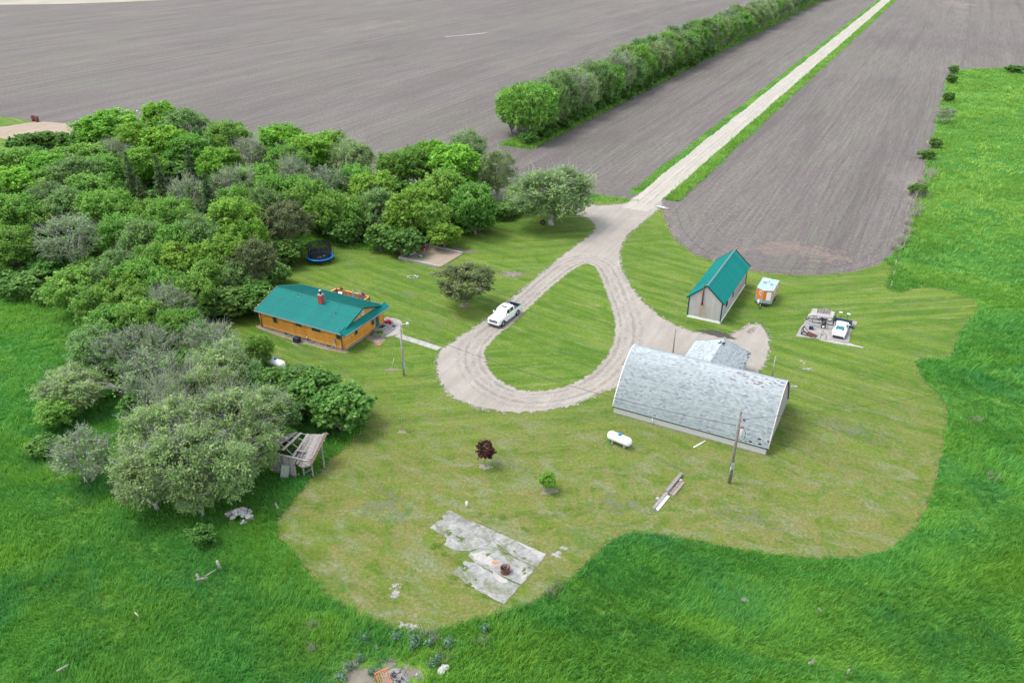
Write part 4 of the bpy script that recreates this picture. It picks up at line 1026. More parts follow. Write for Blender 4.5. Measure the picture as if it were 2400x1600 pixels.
for a in (0, 1.57, 3.14, 4.71): MB().tube([(.4 * math.cos(a), .4 * math.sin(a), 0), (.4 * math.cos(a), .4 * math.sin(a), .7)], .025, 6).build('leg', M_STEEL, tb)
gr = empty('barbecue_grill', dl(5.3, 2.7, .52), GRID, 'dark barbecue grill in the deck corner', 'grill')
MB().box((0, 0, .5), (.7, .5, .7)).build('cabinet', M_BLACK, gr); MB().lathe([(.38, .85), (.36, 1.0), (.24, 1.15), (0, 1.2)], n=12, ax=(1, .75)).build('hood', M_BLACK, gr)
cv = empty('lounge_chair', dl(1.3, 2.2, .52), GRID + .3, 'white lounge chair on the left end of the deck', 'chair')
MB().box((0, 0, .36), (.6, 1.2, .07), bev=.03).build('seat', M_WHITE, cv); MB().beam((0, .6, .4), (0, 1.1, .95), .6, .06).build('backrest', M_WHITE, cv)
for x in (-.25, .25):
    for y in (-.5, .5): MB().box((x, y, .17), (.05, .05, .34)).build('leg', M_WHITE, cv)
for i, (x, y, c_) in enumerate(((1.0, 3.5, (.5, .22, .16)), (5.0, 3.5, (.45, .18, .25)), (4.4, 3.5, (.5, .45, .42)))):
    fp = empty('flower_pot', dl(x, y, 1.745), GRID, ('red flowers in a dark box on the left part of the deck rail', 'pink flowers in a pot on the right part of the deck rail', 'pale flower pot on the deck rail beside the umbrella')[i], 'flower pot')
    MB().box((0, 0, .1), (.5, .2, .2), bev=.02).build('pot', M_BLACK if i < 2 else M_WHITE, fp)
    leafy('flowers', (0, 0, .16), .34, .26, 50, leaf_mat('petals%d' % i, (.05, .12, .03), c_, c_), None, None, .12, i, fp)

# --- quonset barn with shingled arch roof
BO = at(1793, 1066)                                 # near right corner
BL, BW, BH, BE = 17.0, 11.0, 6.0, .85
barn = empty('arched_barn', BO, GRID, 'long barn with arched grey-blue shingle roof and beige sheet walls', 'barn')
def arch(n=28):
    P = []
    for i in range(n + 1):
        t = i / n; y = t * BW; u = abs(2 * t - 1)
        z = BE + (BH - BE) * (1 - u ** 1.62) ** .90
        P.append((y, z))
    return P
AR = arch(36)
MB().box((-BL / 2, BW / 2, .06), (BL + .1, BW + .1, .12)).build('foundation', M_CONC, barn)
sp_ = rib_sheet(.85, .86, 5, .02, .03)
spm = sp_.mesh('wall_sheet', M_SIDE2)
for k in range(20):
    link('wall_sheet', spm, barn, (-BL + k * .85, -.02, .1), (math.pi / 2, 0, 0))
    link('wall_sheet', spm, barn, (-k * .85, BW + .02, .1), (math.pi / 2, 0, math.pi))
for xe, rot in ((0, 1), (-BL, -1)):
    ne = 12
    for k in range(ne):
        ya, yb = k * BW / ne, (k + 1) * BW / ne
        def zz(y): return float(np.interp(y, [p[0] for p in AR], [p[1] for p in AR])) - .05
        ys = [ya + .006, (ya + yb) / 2, yb - .006]
        m = MB(); th = .05
        pl_ = [(ys[0], .1), (ys[2], .1), (ys[2], zz(ys[2])), (ys[1], zz(ys[1])), (ys[0], zz(ys[0]))]
        m.sidex(pl_, xe - th / 2, xe + th / 2)
        for r_ in range(3):
            yr = ya + (r_ + .5) * (yb - ya) / 3
            m.box((xe + rot * .03, yr, (.1 + zz(yr)) / 2), (.03, .05, zz(yr) - .1))
        m.build('end_wall_sheet', M_SIDE, barn)
rb = MB()
n = len(AR)
O = [(y + (0), z) for y, z in AR]
V_ = [(x, y, z - .03) for x in (-BL - .15, .15) for y, z in AR]
rb.add(V_, [(i, n + i, n + i + 1, i + 1) for i in range(n - 1)]); V2 = [(x, y, z - .15) for x, y, z in V_]; rb.add(V2, [(i + 1, n + i + 1, n + i, i) for i in range(n - 1)])
rb.build('roof_deck', simple('roof_deck', (.16, .17, .18), .9), barn)
def shingle_mat():
    t = NT('grey_shingles'); t.rough(.95, .15)
    v = t.n('Attribute', attribute_name='v').outputs['Fac']
    c = t.ramp(v, [(0, (.20, .225, .235)), (.35, (.305, .342, .352)), (.6, (.365, .400, .408)), (.93, (.44, .47, .475)), (.96, (.235, .165, .165)), (1.0, (.02, .022, .026))])
    st = t.noise(.35, t.coord(scale=(.3, 1.2, 1.2)), 5, .65)
    c = t.mix(t.ramp(st, [(.42, .20), (.62, 0)]), c, (.29, .32, .325))
    t.col(c); t.bump(t.noise(12, None, 3, .8), .3, .02)
    return t.m
M_SHING = shingle_mat()
def shingles(path, x0, x1, bad=None, seed=4, sw=.33, sh=.17):
    """tabs laid on the profile path [(y,z)...] from the eave up; path direction upward"""
    g = np.random.default_rng(seed); P = np.array(path); seg = np.r_[0, np.cumsum(np.hypot(*np.diff(P, axis=0).T))]
    L = seg[-1]; nr = int(L / sh); V_, F_, A_ = [], [], []
    for r in range(nr + 1):
        s0 = r * sh; s1 = min(L, s0 + sh * 1.25)
        if s1 - s0 < .03: continue
        a = np.array([np.interp(s0, seg, P[:, 0]), np.interp(s0, seg, P[:, 1])]); b = np.array([np.interp(s1, seg, P[:, 0]), np.interp(s1, seg, P[:, 1])])
        t_ = (b - a) / (np.linalg.norm(b - a) + 1e-9); nrm = np.array([-t_[1], t_[0]]); nrm *= np.sign(nrm[1] or 1)
        off = (r % 2) * sw / 2 + g.uniform(-.03, .03); x = x0 - sw + off
        band = g.normal(0, .05)
        while x < x1:
            xa, xb = max(x, x0), min(x + sw - .012, x1); x += sw
            if xb - xa < .04: continue
            lift = .022 + g.uniform(0, .012); v = float(np.clip(g.normal(.5, .19) + band, 0, .90))
            if bad is not None:
                q = bad((xa + xb) / 2, s0 / L, g)
                if q is not None: v = q
            lo = a + nrm * lift; hi = b + nrm * .008; e = a
            k = len(V_)
            V_ += [(xa, lo[0], lo[1]), (xb, lo[0], lo[1]), (xb, hi[0], hi[1]), (xa, hi[0], hi[1]), (xa, e[0], e[1]), (xb, e[0], e[1])]
            F_ += [(k, k + 1, k + 2, k + 3), (k + 4, k + 5, k + 1, k)]; A_ += [v] * 6
    return V_, F_, A_
def bad_barn(x, s, g):
    # dark and reddish gaps near the ridge at the right end, dark tabs near the eave
    if x > -6.5 and .80 < s < .97 and g.uniform() < (.20 if x > -3 else .10): return .962
    if x > -.8 and s > .93 and g.uniform() < .25: return 1.0
    if x > -.9 and s < .10 and g.uniform() < .38: return 1.0
    if -9 < x < -1 and s < .035 and g.uniform() < .14: return 1.0
    return None
half = [p for p in AR if p[0] <= BW / 2 + 1e-6]; other = [p for p in AR[::-1] if p[0] >= BW / 2 - 1e-6]
V1, F1, A1 = shingles(half, -BL - .2, .2, bad_barn, 4); V2, F2, A2 = shingles(other, -BL - .2, .2, None, 5)
k = len(V1)
so_ = link('shingles', np_mesh('shingles', V1 + V2, F1 + [tuple(i + k for i in f) for f in F2], M_SHING, {'v': A1 + A2}), barn); so_['kind'] = 'stuff'
for xe in (-BL - .2, .2):
    MB().tube([(xe, y, z) for y, z in AR], .05, 6).build('edge_trim', M_SIDE2 if xe > 0 else M_WHITE, barn)
for y_ in (-.06, BW + .06): MB().box((-BL / 2, y_, BE - .01), (BL + .36, .07, .09)).build('eave_trim', M_TRIMG, barn)
MB().tube([(-BL + 4.6, -.1, .0), (-BL + 4.6, -.1, .8)], .04, 6).build('downspout', M_WHITE, barn)
lampb = MB().box((-BL - .35, 3.4, 4.2), (.4, .12, .1)).build('yard_lamp', M_WHITE, barn)
# --- annex behind the barn
AX0, AX1, AY0, AY1, AE, AR_ = -12.75, -5.75, 9.6, 17.0, 2.35, 3.45
an = empty('garage_annex', BO, GRID, 'low gabled shingle-roofed garage joined to the back of the barn', 'garage')
xm = (AX0 + AX1) / 2
w_ = MB().side([(AX0 + .3, 0), (AX1 - .3, 0), (AX1 - .3, AE), (xm, AR_ - .1), (AX0 + .3, AE)], AY0, AY1 - .3); w_.build('wall', M_SIDE, an)
V1, F1, A1 = [], [], []
for s_, xe in ((-1, AX0), (1, AX1)):
    v, f, a = shingles([(0.0, AE), (abs(xe - xm), AR_)], AY0, AY1, (lambda x, q, g: 1.0 if (q < .12 and s_ > 0 and g.uniform() < .10) or (q > .86 and x > AY1 - 1.3 and x < AY1 - .6 and g.uniform() < .5) else None), 8 + s_)
    k = len(V1)
    V1 += [((xe - s_ * p[1]), p[0], p[2]) for p in v]; F1 += [tuple(i + k for i in (ff if s_ < 0 else ff)) for ff in f]; A1 += a
o_ = link('shingles', np_mesh('shingles', V1, F1, M_SHING, {'v': A1}), an); o_['kind'] = 'stuff'
MB().side([(AX0, AE - .06), (AX0, AE - .01), (xm, AR_ - .01), (AX1, AE - .01), (AX1, AE - .06), (xm, AR_ - .12)], AY0, AY1 - .02).build('roof_deck', simple('roof_deck', (.16, .17, .18)), an)
for s_, xe in ((-1, AX0), (1, AX1)):
    MB().beam((xe, AY1 + .02, AE - .03), (xm, AY1 + .02, AR_ - .03), .05, .14).build('rake_trim', M_TEAL2, an)
MB().box((AX1 - .27, 13.5, 1.15), (.03, 2.4, 2.1)).build('garage_door', M_WHITE, an)

# --- tall green-roofed shed
SO = at(1611, 742)
SW, SLn, SE, SR = 4.6, 14.4, 3.22, 5.3
shed = empty('metal_shed', SO, GRID, 'narrow beige metal shed with teal gable roof and rusty stove pipe', 'shed')
MB().box((SW / 2, SLn / 2, .14), (SW + .16, SLn + .16, .36)).build('foundation', M_WHITE, shed)
MB().sidex([(.06, .3), (SLn - .06, .3), (SLn - .06, SE), (.06, SE)], .06, SW - .06).build('inner_wall', M_SIDE, shed)
ss = rib_sheet(.9, SE - .30, 4, .022, .03).mesh('wall_sheet', M_SIDE)
for k in range(16):
    link('wall_sheet', ss, shed, (SW + .0, k * .9, .32), (math.pi / 2, 0, math.pi / 2)); link('wall_sheet', ss, shed, (0, SLn - k * .9, .32), (math.pi / 2, 0, -math.pi / 2))
for (ye, sg) in ((0, -1), (SLn, 1)):
    for k in range(5):
        xa, xb = k * SW / 5, (k + 1) * SW / 5
        def ztop(x): return SE + (SR - SE) * (1 - abs(x - SW / 2) / (SW / 2)) - .06
        m = MB(); P = [(xa + .006, .32), (xb - .006, .32), (xb - .006, ztop(xb)), ((xa + xb) / 2, ztop((xa + xb) / 2)), (xa + .006, ztop(xa))]
        m.side(P, ye - .02, ye + .02)
        for r_ in range(4):
            xr = xa + (r_ + .5) * (xb - xa) / 4; m.box((xr, ye + sg * .028, (.32 + ztop(xr)) / 2), (.05, .03, ztop(xr) - .34))
        m.build('end_wall_sheet', M_SIDE3 if sg < 0 else M_SIDE, shed)
for x in (-.03, SW + .03):
    for y in (-.03, SLn + .03): MB().box((x, y, (SE + .3) / 2 + .0), (.14, .14, SE - .3)).build('corner_trim', M_TRIMG, shed)
srun = SW / 2 + .35; srise = SR + .06 - (SE - .18); slen = math.hypot(srun, srise)
pm3 = rib_sheet(.926, slen, 3).mesh('roof_panel', M_TEAL2)
roof_slope(shed, pm3, 16, .926, (-.35, -.2, SE - .18), (0, 1, 0), (srun, 0, srise))
roof_slope(shed, pm3, 16, .926, (SW + .35, -.2, SE - .18), (0, 1, 0), (-srun, 0, srise))
MB().side([(SW / 2 - .11, SR + .03), (SW / 2, SR + .13), (SW / 2 + .11, SR + .03), (SW / 2, SR + .08)], -.2, SLn + .62).build('ridge_cap', M_GUTTER, shed)
for ye in (-.22, SLn + .64):
    for s_ in (-1, 1): MB().beam((SW / 2 + s_ * srun, ye, SE - .22), (SW / 2, ye, SR + .0), .05, .16).build('rake_trim', M_TRIMG, shed)
MB().tube([(1.85, -.16, 2.35), (1.85, -.16, 5.35)], .10, 8).build('stove_pipe', M_RUST, shed)
MB().box((1.85, -.10, 2.45), (.26, .2, .26)).build('pipe_box', M_RUST, shed)
for (ya, yb) in ((2.3, 3.2), (5.95, 6.5), (10.9, 11.5)):
    window(shed, (SW, (ya + yb) / 2, 2.15), yb - ya, 1.2, 'x+', .05, M_WHITE if ya > 10 else M_BLACK, M_GLASS, ya < 3)
MB().box((-.12, .5, 2.2), (.25, .25, .3)).build('meter_box', M_STEEL, shed)

# ------------------------------------------------------------------ vehicles
M_CAR = simple('white_car_paint', (.80, .80, .78), .18, .03, 1.5, spec=.6)
M_CARG = simple('car_glass', (.008, .030, .045), .05, .1, 1, spec=.9)
M_WIND = simple('blue_windshield', (.010, .075, .125), .06, .2, 2, spec=.9)
M_CHROME = simple('chrome', (.55, .56, .58), .15, .1, 3, metal=.9)
M_TAIL = simple('tail_light', (.45, .02, .04), .3, .05); M_HEADL = simple('head_light', (.75, .78, .8), .1, .05)
def loft(sections, close=True):
    """sections: list of (x, [(y, z)...]) of equal length, y >= 0 half profile from bottom to top; mirrored"""
    m = MB(); n = len(sections[0][1]); V_ = []
    for x, pr in sections:
        V_ += [(x, y, z) for y, z in pr] + [(x, -y, z) for y, z in pr[::-1]]
    k = 2 * n; F_ = []
    for i in range(len(sections) - 1):
        for j in range(k):
            F_.append((i * k + j, i * k + (j + 1) % k, (i + 1) * k + (j + 1) % k, (i + 1) * k + j))
    F_.append(list(range(k - 1, -1, -1))); F_.append([(len(sections) - 1) * k + j for j in range(k)])
    m.add(V_, F_, False); return m
def wheel(root, x, y, r, w, rim):
    o = MB().lathe([(r * .62, -w / 2), (r * .94, -w / 2), (r, -w * .35), (r, w * .35), (r * .94, w / 2), (r * .62, w / 2)], (x, y, r), 18, Matrix.Rotation(math.pi / 2, 3, 'X')).build('wheel', M_RUBBER, root)
    MB().lathe([(0, -w * .42), (r * .3, -w * .45), (r * .64, -w * .38), (r * .64, w * .38), (r * .3, w * .45), (0, w * .42)], (x, y, r), 14, Matrix.Rotation(math.pi / 2, 3, 'X')).build('rim', rim, o)
def quadpanel(m, pts, out, th=.012):
    P = [Vector(p) for p in pts]; nrm = (P[1] - P[0]).cross(P[3] - P[0]).normalized() * out
    n = len(P); m.add([p for p in P] + [p + nrm for p in P], [list(range(n - 1, -1, -1)), list(range(n, 2 * n))] + [(i, (i + 1) % n, n + (i + 1) % n, n + i) for i in range(n)])
# --- pickup: x forward
fr, rr_ = at(1178, 764), at(1211, 739)
dirv = (fr - rr_).normalized(); hd = math.atan2(dirv.y, dirv.x); side = Vector((-dirv.y, dirv.x, 0))
pc = (fr + rr_) / 2 - side * (-.0) + side * -.86 if side.y < 0 else (fr + rr_) / 2 + side * .86
if (pc - (fr + rr_) / 2).x > 0: pc = (fr + rr_) / 2 * 2 - pc
tk = empty('pickup_truck', pc, hd, 'white crew cab pickup truck with open dark bed on the gravel drive', 'pickup truck')
W2 = 1.0
lowb = loft([(2.95, [(.80, .62), (.86, .80), (.86, 1.02), (.80, 1.16), (.30, 1.20)]), (2.80, [(.95, .48), (1.0, .80), (.99, 1.08), (.92, 1.24), (.30, 1.28)]),
             (1.40, [(.98, .48), (1.02, .80), (1.0, 1.12), (.92, 1.30), (.30, 1.36)]), (1.25, [(.98, .48), (1.02, .80), (1.0, 1.14), (.95, 1.33), (.30, 1.36)]),
             (-1.22, [(.98, .48), (1.02, .80), (1.0, 1.14), (.95, 1.33), (.30, 1.34)])])
body = lowb.build('body', M_CAR, tk)
cab = loft([(1.32, [(.90, 1.30), (.89, 1.32), (.88, 1.335), (.30, 1.36)]), (.55, [(.93, 1.30), (.88, 1.60), (.76, 1.90), (.30, 1.945)]), (.25, [(.94, 1.30), (.89, 1.62), (.77, 1.955), (.30, 1.99)]),
            (-.95, [(.94, 1.30), (.89, 1.62), (.77, 1.955), (.30, 1.985)]), (-1.20, [(.93, 1.30), (.88, 1.60), (.74, 1.90), (.30, 1.93)])])
cab.build('cab', M_CAR, tk)
P = [Vector(p) for p in ((1.27, .80, 1.375), (1.27, -.80, 1.375), (.60, -.69, 1.885), (.60, .69, 1.885))]; nv = Vector((.06, 0, .075)); m = MB().add([p + nv for p in P] + [p - nv for p in P], [(0, 1, 2, 3), (7, 6, 5, 4), (0, 4, 5, 1), (1, 5, 6, 2), (2, 6, 7, 3), (3, 7, 4, 0)]); m.build('windshield', M_WIND, tk)
for s_ in (-1, 1):
    for xa, xb, xc, xd in ((.98, .02, .02, .55), (-.10, -.92, -.86, -.10)):
        m = MB(); P = [(xa, s_ * .915, 1.37), (xb, s_ * .915, 1.37), (xc, s_ * .805, 1.85), (xd, s_ * .805, 1.85)]
        quadpanel(m, P if s_ > 0 else P[::-1], -.02 if s_ > 0 else -.02); m2 = MB()
        nrm = Vector((0, s_ * .03, .008)); m2.add([Vector(p) + nrm for p in P] + [Vector(p) - nrm for p in P], [(0, 1, 2, 3), (7, 6, 5, 4), (0, 4, 5, 1), (1, 5, 6, 2), (2, 6, 7, 3), (3, 7, 4, 0)]); m2.build('side_window', M_CARG, tk)
    mi = MB().box((1.0, s_ * 1.14, 1.42), (.14, .2, .3), bev=.03).build('mirror', M_CAR, tk); MB().beam((1.0, s_ * .95, 1.36), (1.0, s_ * 1.06, 1.38), .05).build('mirror_arm', M_BLACK, mi)
    MB().box((-.0, s_ * 1.06, .46), (2.5, .14, .06)).build('running_board', M_CHROME, tk)
    MB().box((2.86, s_ * .80, .98), (.16, .26, .28), bev=.03).build('headlight', M_HEADL, tk); MB().box((-2.99, s_ * .93, 1.1), (.05, .12, .4)).build('taillight', M_TAIL, tk)
    bd = MB().sidex([(s_ * .98, .55), (s_ * 1.02, .85), (s_ * 1.0, 1.36), (s_ * .86, 1.36), (s_ * .86, .55)][::s_], -2.98, -1.24).build('bed_side', M_CAR, tk)
    MB().box((-2.1, s_ * .93, 1.375), (1.76, .16, .03)).build('bed_rail', M_NAVY, bd)
    for xw in (1.92, -1.95):
        MB().lathe([(.40, -.03), (.50, -.03), (.50, .03), (.40, .03)], (xw, s_ * 1.015, .44), 18, Matrix.Rotation(math.pi / 2, 3, 'X')).build('wheel_arch', M_BLACK, tk)
        wheel(tk, xw, s_ * .90, .43, .29, M_STEEL)
MB().box((-2.1, 0, .85), (1.76, 1.72, .06)).build('bed_floor', simple('bed_liner', (.10, .095, .09), .9, .5, 5), tk)
MB().box((-1.27, 0, 1.10), (.05, 1.72, .5)).build('bed_front', M_NAVY, tk); tg = MB().box((-2.97, 0, 1.05), (.06, 1.78, .62)).build('tailgate', M_NAVY, tk); MB().box((-3.06, 0, .62), (.2, 1.9, .2)).build('rear_bumper', M_CHROME, tk)
MB().box((2.93, 0, .55), (.22, 1.94, .26), bev=.04).build('front_bumper', M_CHROME, tk); MB().box((3.0, 0, .38), (.12, 1.7, .12)).build('air_dam', M_BLACK, tk)
gl = MB().box((2.95, 0, .96), (.07, 1.25, .40)).build('grille', simple('grille_dark', (.08, .08, .10), .3), tk)
for k in range(3): MB().box((2.99, 0, .82 + k * .14), (.04, 1.22, .05)).build('grille_bar', M_CHROME, gl)
MB().box((-.2 + .25, 0, 2.0), (.42, .82, .02)).build('sunroof', M_CARG, tk)
for k, (x, y) in enumerate(((-1.6, .3), (-1.9, -.35), (-2.4, .2))): tag(MB().box((0, 0, .1), (.5, .35, .2), .4 * k, bev=.04).build('cargo_bundle', simple('cargo', (.16, .13, .10), .9, .5, 6), None, pc + Vector((math.cos(hd) * x - math.sin(hd) * y, math.sin(hd) * x + math.cos(hd) * y, .88)), (0, 0, hd)),
    ('brown bundle in the truck bed nearest the cab', 'brown bundle in the middle of the truck bed', 'brown bundle near the truck tailgate')[k], 'bundle')
# --- sedan on the concrete pad: rear towards the camera
PADO = Vector((38.369, 93.985, 0))
def pl_(x, y, z=0): return PADO + BV * x + AV * y + Vector((0, 0, z))
sdn = empty('sedan_car', pl_(5.0, 3.95), R(62), 'white two-door coupe with teal rear window on the cracked concrete pad', 'car')
S_ = [(-2.28, [(.55, .36), (.66, .55), (.66, .72), (.55, .80), (.2, .82)]), (-2.18, [(.78, .26), (.84, .50), (.83, .78), (.72, .92), (.2, .955)]), (-1.45, [(.84, .24), (.89, .5), (.88, .80), (.76, .97), (.2, 1.0)]),
      (-.3, [(.85, .24), (.90, .5), (.88, .82), (.80, .93), (.2, .95)]), (.9, [(.85, .24), (.90, .5), (.88, .80), (.80, .90), (.2, .93)]), (1.7, [(.82, .24), (.87, .5), (.85, .72), (.72, .80), (.2, .83)]), (2.18, [(.70, .28), (.76, .46), (.72, .60), (.56, .66), (.2, .69)])]
loft(S_).build('body', M_CAR, sdn)
loft([(-1.62, [(.76, .92), (.74, .95), (.70, .98), (.2, 1.0)]), (-.85, [(.80, .90), (.72, 1.12), (.58, 1.34), (.2, 1.38)]), (-.1, [(.80, .90), (.73, 1.14), (.59, 1.39), (.2, 1.43)]), (.35, [(.80, .90), (.72, 1.12), (.58, 1.35), (.2, 1.39)]), (1.15, [(.76, .89), (.74, .90), (.70, .915), (.2, .93)])]).build('cabin', M_CAR, sdn)
m = MB(); m.add([(-1.55, .58, 1.03), (-1.55, -.58, 1.03), (-.92, -.50, 1.375), (-.92, .50, 1.375), (-1.55, .58, .98), (-1.55, -.58, .98), (-.92, -.50, 1.30), (-.92, .50, 1.30)], [(0, 1, 2, 3), (7, 6, 5, 4), (0, 4, 5, 1), (1, 5, 6, 2), (2, 6, 7, 3), (3, 7, 4, 0)]); m.build('rear_window', simple('teal_glass', (.010, .115, .125), .06, .1, 2, spec=.9), sdn)
m = MB(); m.add([(1.08, .60, .955), (1.08, -.60, .955), (.42, -.52, 1.385), (.42, .52, 1.385), (1.08, .6, .9), (1.08, -.6, .9), (.42, -.52, 1.3), (.42, .52, 1.3)], [(3, 2, 1, 0), (4, 5, 6, 7), (1, 5, 4, 0), (2, 6, 5, 1), (3, 7, 6, 2), (0, 4, 7, 3)]); m.build('windshield', M_CARG, sdn)
for s_ in (-1, 1):
    P = [(.75, s_ * .80, .97), (-1.1, s_ * .80, .98), (-.7, s_ * .68, 1.28), (.25, s_ * .66, 1.30)]; nv = Vector((0, s_ * .025, .01)); m2 = MB()
    m2.add([Vector(p) + nv for p in P] + [Vector(p) - nv for p in P], [(0, 1, 2, 3), (7, 6, 5, 4), (0, 4, 5, 1), (1, 5, 6, 2), (2, 6, 7, 3), (3, 7, 4, 0)]); m2.build('side_window', M_CARG, sdn)
    MB().box((-2.14, s_ * .66, .80), (.16, .20, .14), bev=.04).build('taillight', M_TAIL, sdn); MB().box((2.05, s_ * .62, .62), (.16, .22, .1)).build('headlight', M_HEADL, sdn)
    MB().box((.78, s_ * .98, .98), (.14, .16, .11), bev=.03).build('mirror', M_CAR, sdn)
    for xw in (1.35, -1.32): wheel(sdn, xw, s_ * .79, .31, .2, M_STEEL)
MB().box((-2.24, 0, .38), (.12, 1.35, .2)).build('bumper_lip', M_BLACK, sdn); MB().box((-2.285, 0, .62), (.02, .3, .12)).build('number_plate', M_WHITE, sdn)
# --- orange and silver ice-fishing trailer
TO = at(1600 + 1475 / 7.84, 580 + 1050 / 7.84)
TO = Vector((36.2, 103.1, 0))
fh = empty('camper_trailer', TO, GRID, 'small orange and silver camper trailer with pale blue roof beside the shed', 'trailer')
TW, TL, TZ0, TZ1 = 2.35, 4.6, .42, 2.55
M_ORG = simple('orange_panel', (.72, .20, .012), .35, .08, 2); M_SILV = simple('silver_skirt', (.42, .46, .50), .35, .12, 4, metal=.3); M_TROOF = simple('pale_blue_roof', (.27, .40, .48), .5, .1, 1.2)
foot = [(-TW / 2, .75), (-.1, 0), (TW / 2 - .0, .55), (TW / 2, TL), (-TW / 2, TL)]
def scl(p, k): return [(x * k, (y - TL / 2) * k + TL / 2) for x, y in p]
bd = MB().prism(scl(foot, .995), TZ0, TZ0 + .62); bd.build('skirt', M_SILV, fh); MB().prism(foot, TZ0 + .62, TZ1 - .06).build('body', M_ORG, fh); MB().prism(scl(foot, 1.02), TZ1 - .06, TZ1).build('roof', M_TROOF, fh)
def wallq(m, p, q, t0, t1, z0, z1, out):
    p, q = Vector((*p, 0)), Vector((*q, 0)); d = q - p; nrm = Vector((d.y, -d.x, 0)).normalized()
    a, b_ = p + d * t0, p + d * t1
    P = [(a.x, a.y, z0), (b_.x, b_.y, z0), (b_.x, b_.y, z1), (a.x, a.y, z1)]
    P = [Vector(x) for x in P]; m.add([x + nrm * out for x in P] + [x - nrm * .02 for x in P], [(0, 1, 2, 3), (7, 6, 5, 4), (0, 4, 5, 1), (1, 5, 6, 2), (2, 6, 7, 3), (3, 7, 4, 0)])
m = MB(); wallq(m, foot[1], foot[2], .38, .84, TZ0 + .55, TZ1 - .28, .03); m.build('door', M_WHITE, fh)
m = MB(); wallq(m, foot[0], foot[1], .48, .72, TZ0 + 1.0, TZ1 - .32, .03); wn_ = m.build('window', M_WHITE, fh)
for k in range(2):
    m = MB(); wallq(m, foot[0], foot[1], .53, .67, TZ0 + 1.08 + k * .36, TZ0 + 1.34 + k * .36, .045); m.build('pane', M_GLASS, wn_)
for p_, q_, t_ in ((foot[0], foot[1], 1.0), (foot[1], foot[2], 1.0), (foot[0], foot[1], 0.0), (foot[2], foot[3], 1.0)):
    x, y = [p_[i] + (q_[i] - p_[i]) * t_ for i in (0, 1)]
    MB().box((x, y, (TZ0 + TZ1) / 2), (.09, .09, TZ1 - TZ0 - .14)).build('corner_trim', M_SILV, fh)
for k in range(4):
    m = MB(); wallq(m, foot[2], foot[3], .10 + k * .22, .20 + k * .22, TZ0 + .7 + (k % 2) * .35, TZ1 - .35, .03); m.build('side_panel', M_WHITE if k % 2 else M_SILV, fh)
MB().box((-.45, 3.55, TZ1 + .13), (.75, .7, .26), bev=.06).build('roof_air_conditioner', M_WHITE, fh)
for x, y in ((-.5, 2.7), (.5, 2.45)):
    h_ = MB().box((x, y, TZ1 + .06), (.45, .45, .12)).build('roof_hatch', M_STEEL, fh); MB().box((x, y, TZ1 + .13), (.33, .33, .03)).build('hatch_lid', simple('smoked_plastic', (.16, .17, .17), .3), h_)
MB().box((.25, 1.8, TZ1 + .04), (.25, .35, .08)).build('roof_vent', M_WHITE, fh)
for s_ in (-1, 1):
    wheel(fh, 0, 0, .33, .2, M_STEEL) if False else None
    o = MB().lathe([(.2, -.1), (.31, -.1), (.33, -.06), (.33, .06), (.31, .1), (.2, .1)], (s_ * (TW / 2 + .02), 2.9, .33), 16, Matrix.Rotation(math.pi / 2, 3, 'Y')).build('wheel', M_RUBBER, fh)
    MB().lathe([(0, -.08), (.21, -.08), (.21, .08), (0, .08)], (s_ * (TW / 2 + .02), 2.9, .33), 12, Matrix.Rotation(math.pi / 2, 3, 'Y')).build('rim', M_STEEL, o)
    MB().beam((s_ * .75, .55, .42), (-.1, -.95, .42), .08, .1).build('tongue_beam', M_BLACK, fh)
MB().tube([(-.1, -.9, .08), (-.1, -.9, .75)], .05, 8).build('tongue_jack', M_STEEL, fh); MB().lathe([(0, .0), (.12, .03), (.12, .12), (0, .15)], (-.1, -.95, 0), 10).build('jack_foot', M_BLACK, fh)
gb = MB().lathe([(0, .42), (.15, .45), (.16, .6), (.16, .85), (.12, .95), (.05, 1.0), (0, 1.0)], (-.55, -.05, 0), 12).build('gas_bottle', M_WHITE, fh)
MB().box((0, 0, .47), (TW - .2, .1, .1)).build('frame_cross_beam', M_BLACK, fh)
MB().prism(scl(foot, .97), TZ0 - .06, TZ0 - .005).build('floor_frame', M_BLACK, fh)

# ------------------------------------------------------------------ concrete pad with machinery (each slab its own piece)
cp = empty('concrete_pad', PADO, GRID); cp['kind'] = 'structure'
def slab_mesh(pts, z=.06, jit=.06, seed=1, name='slab', mat=M_CONC, parent=cp):
    P = smooth_poly([Vector((x, y)) for x, y in pts], .25, jit, seed, rounds=0)
    if sum(P[i].x * P[(i + 1) % len(P)].y - P[(i + 1) % len(P)].x * P[i].y for i in range(len(P))) < 0: P = P[::-1]
    tri = tessellate_polygon([[Vector((p.x, p.y, 0)) for p in P]])
    n = len(P); V_ = [(p.x, p.y, z) for p in P] + [(p.x, p.y, 0) for p in P]
    F_ = []
    for t in tri:
        a, b_, c = (P[i] for i in t); F_.append(t if (b_ - a).cross(c - a) > 0 else t[::-1])
    F_ += [(i, n + i, n + (i + 1) % n, (i + 1) % n) for i in range(n)]
    return MB().add(V_, F_).build(name, mat, parent)
slab_mesh([(-.1, -.15), (2.9, .45), (2.95, 3.9), (0.0, 3.6)], seed=2); slab_mesh([(2.98, .45), (6.5, 1.3), (6.35, 4.0), (2.98, 3.95)], seed=3); slab_mesh([(.2, 3.66), (2.9, 3.96), (2.95, 7.1), (.3, 7.0)], seed=4)
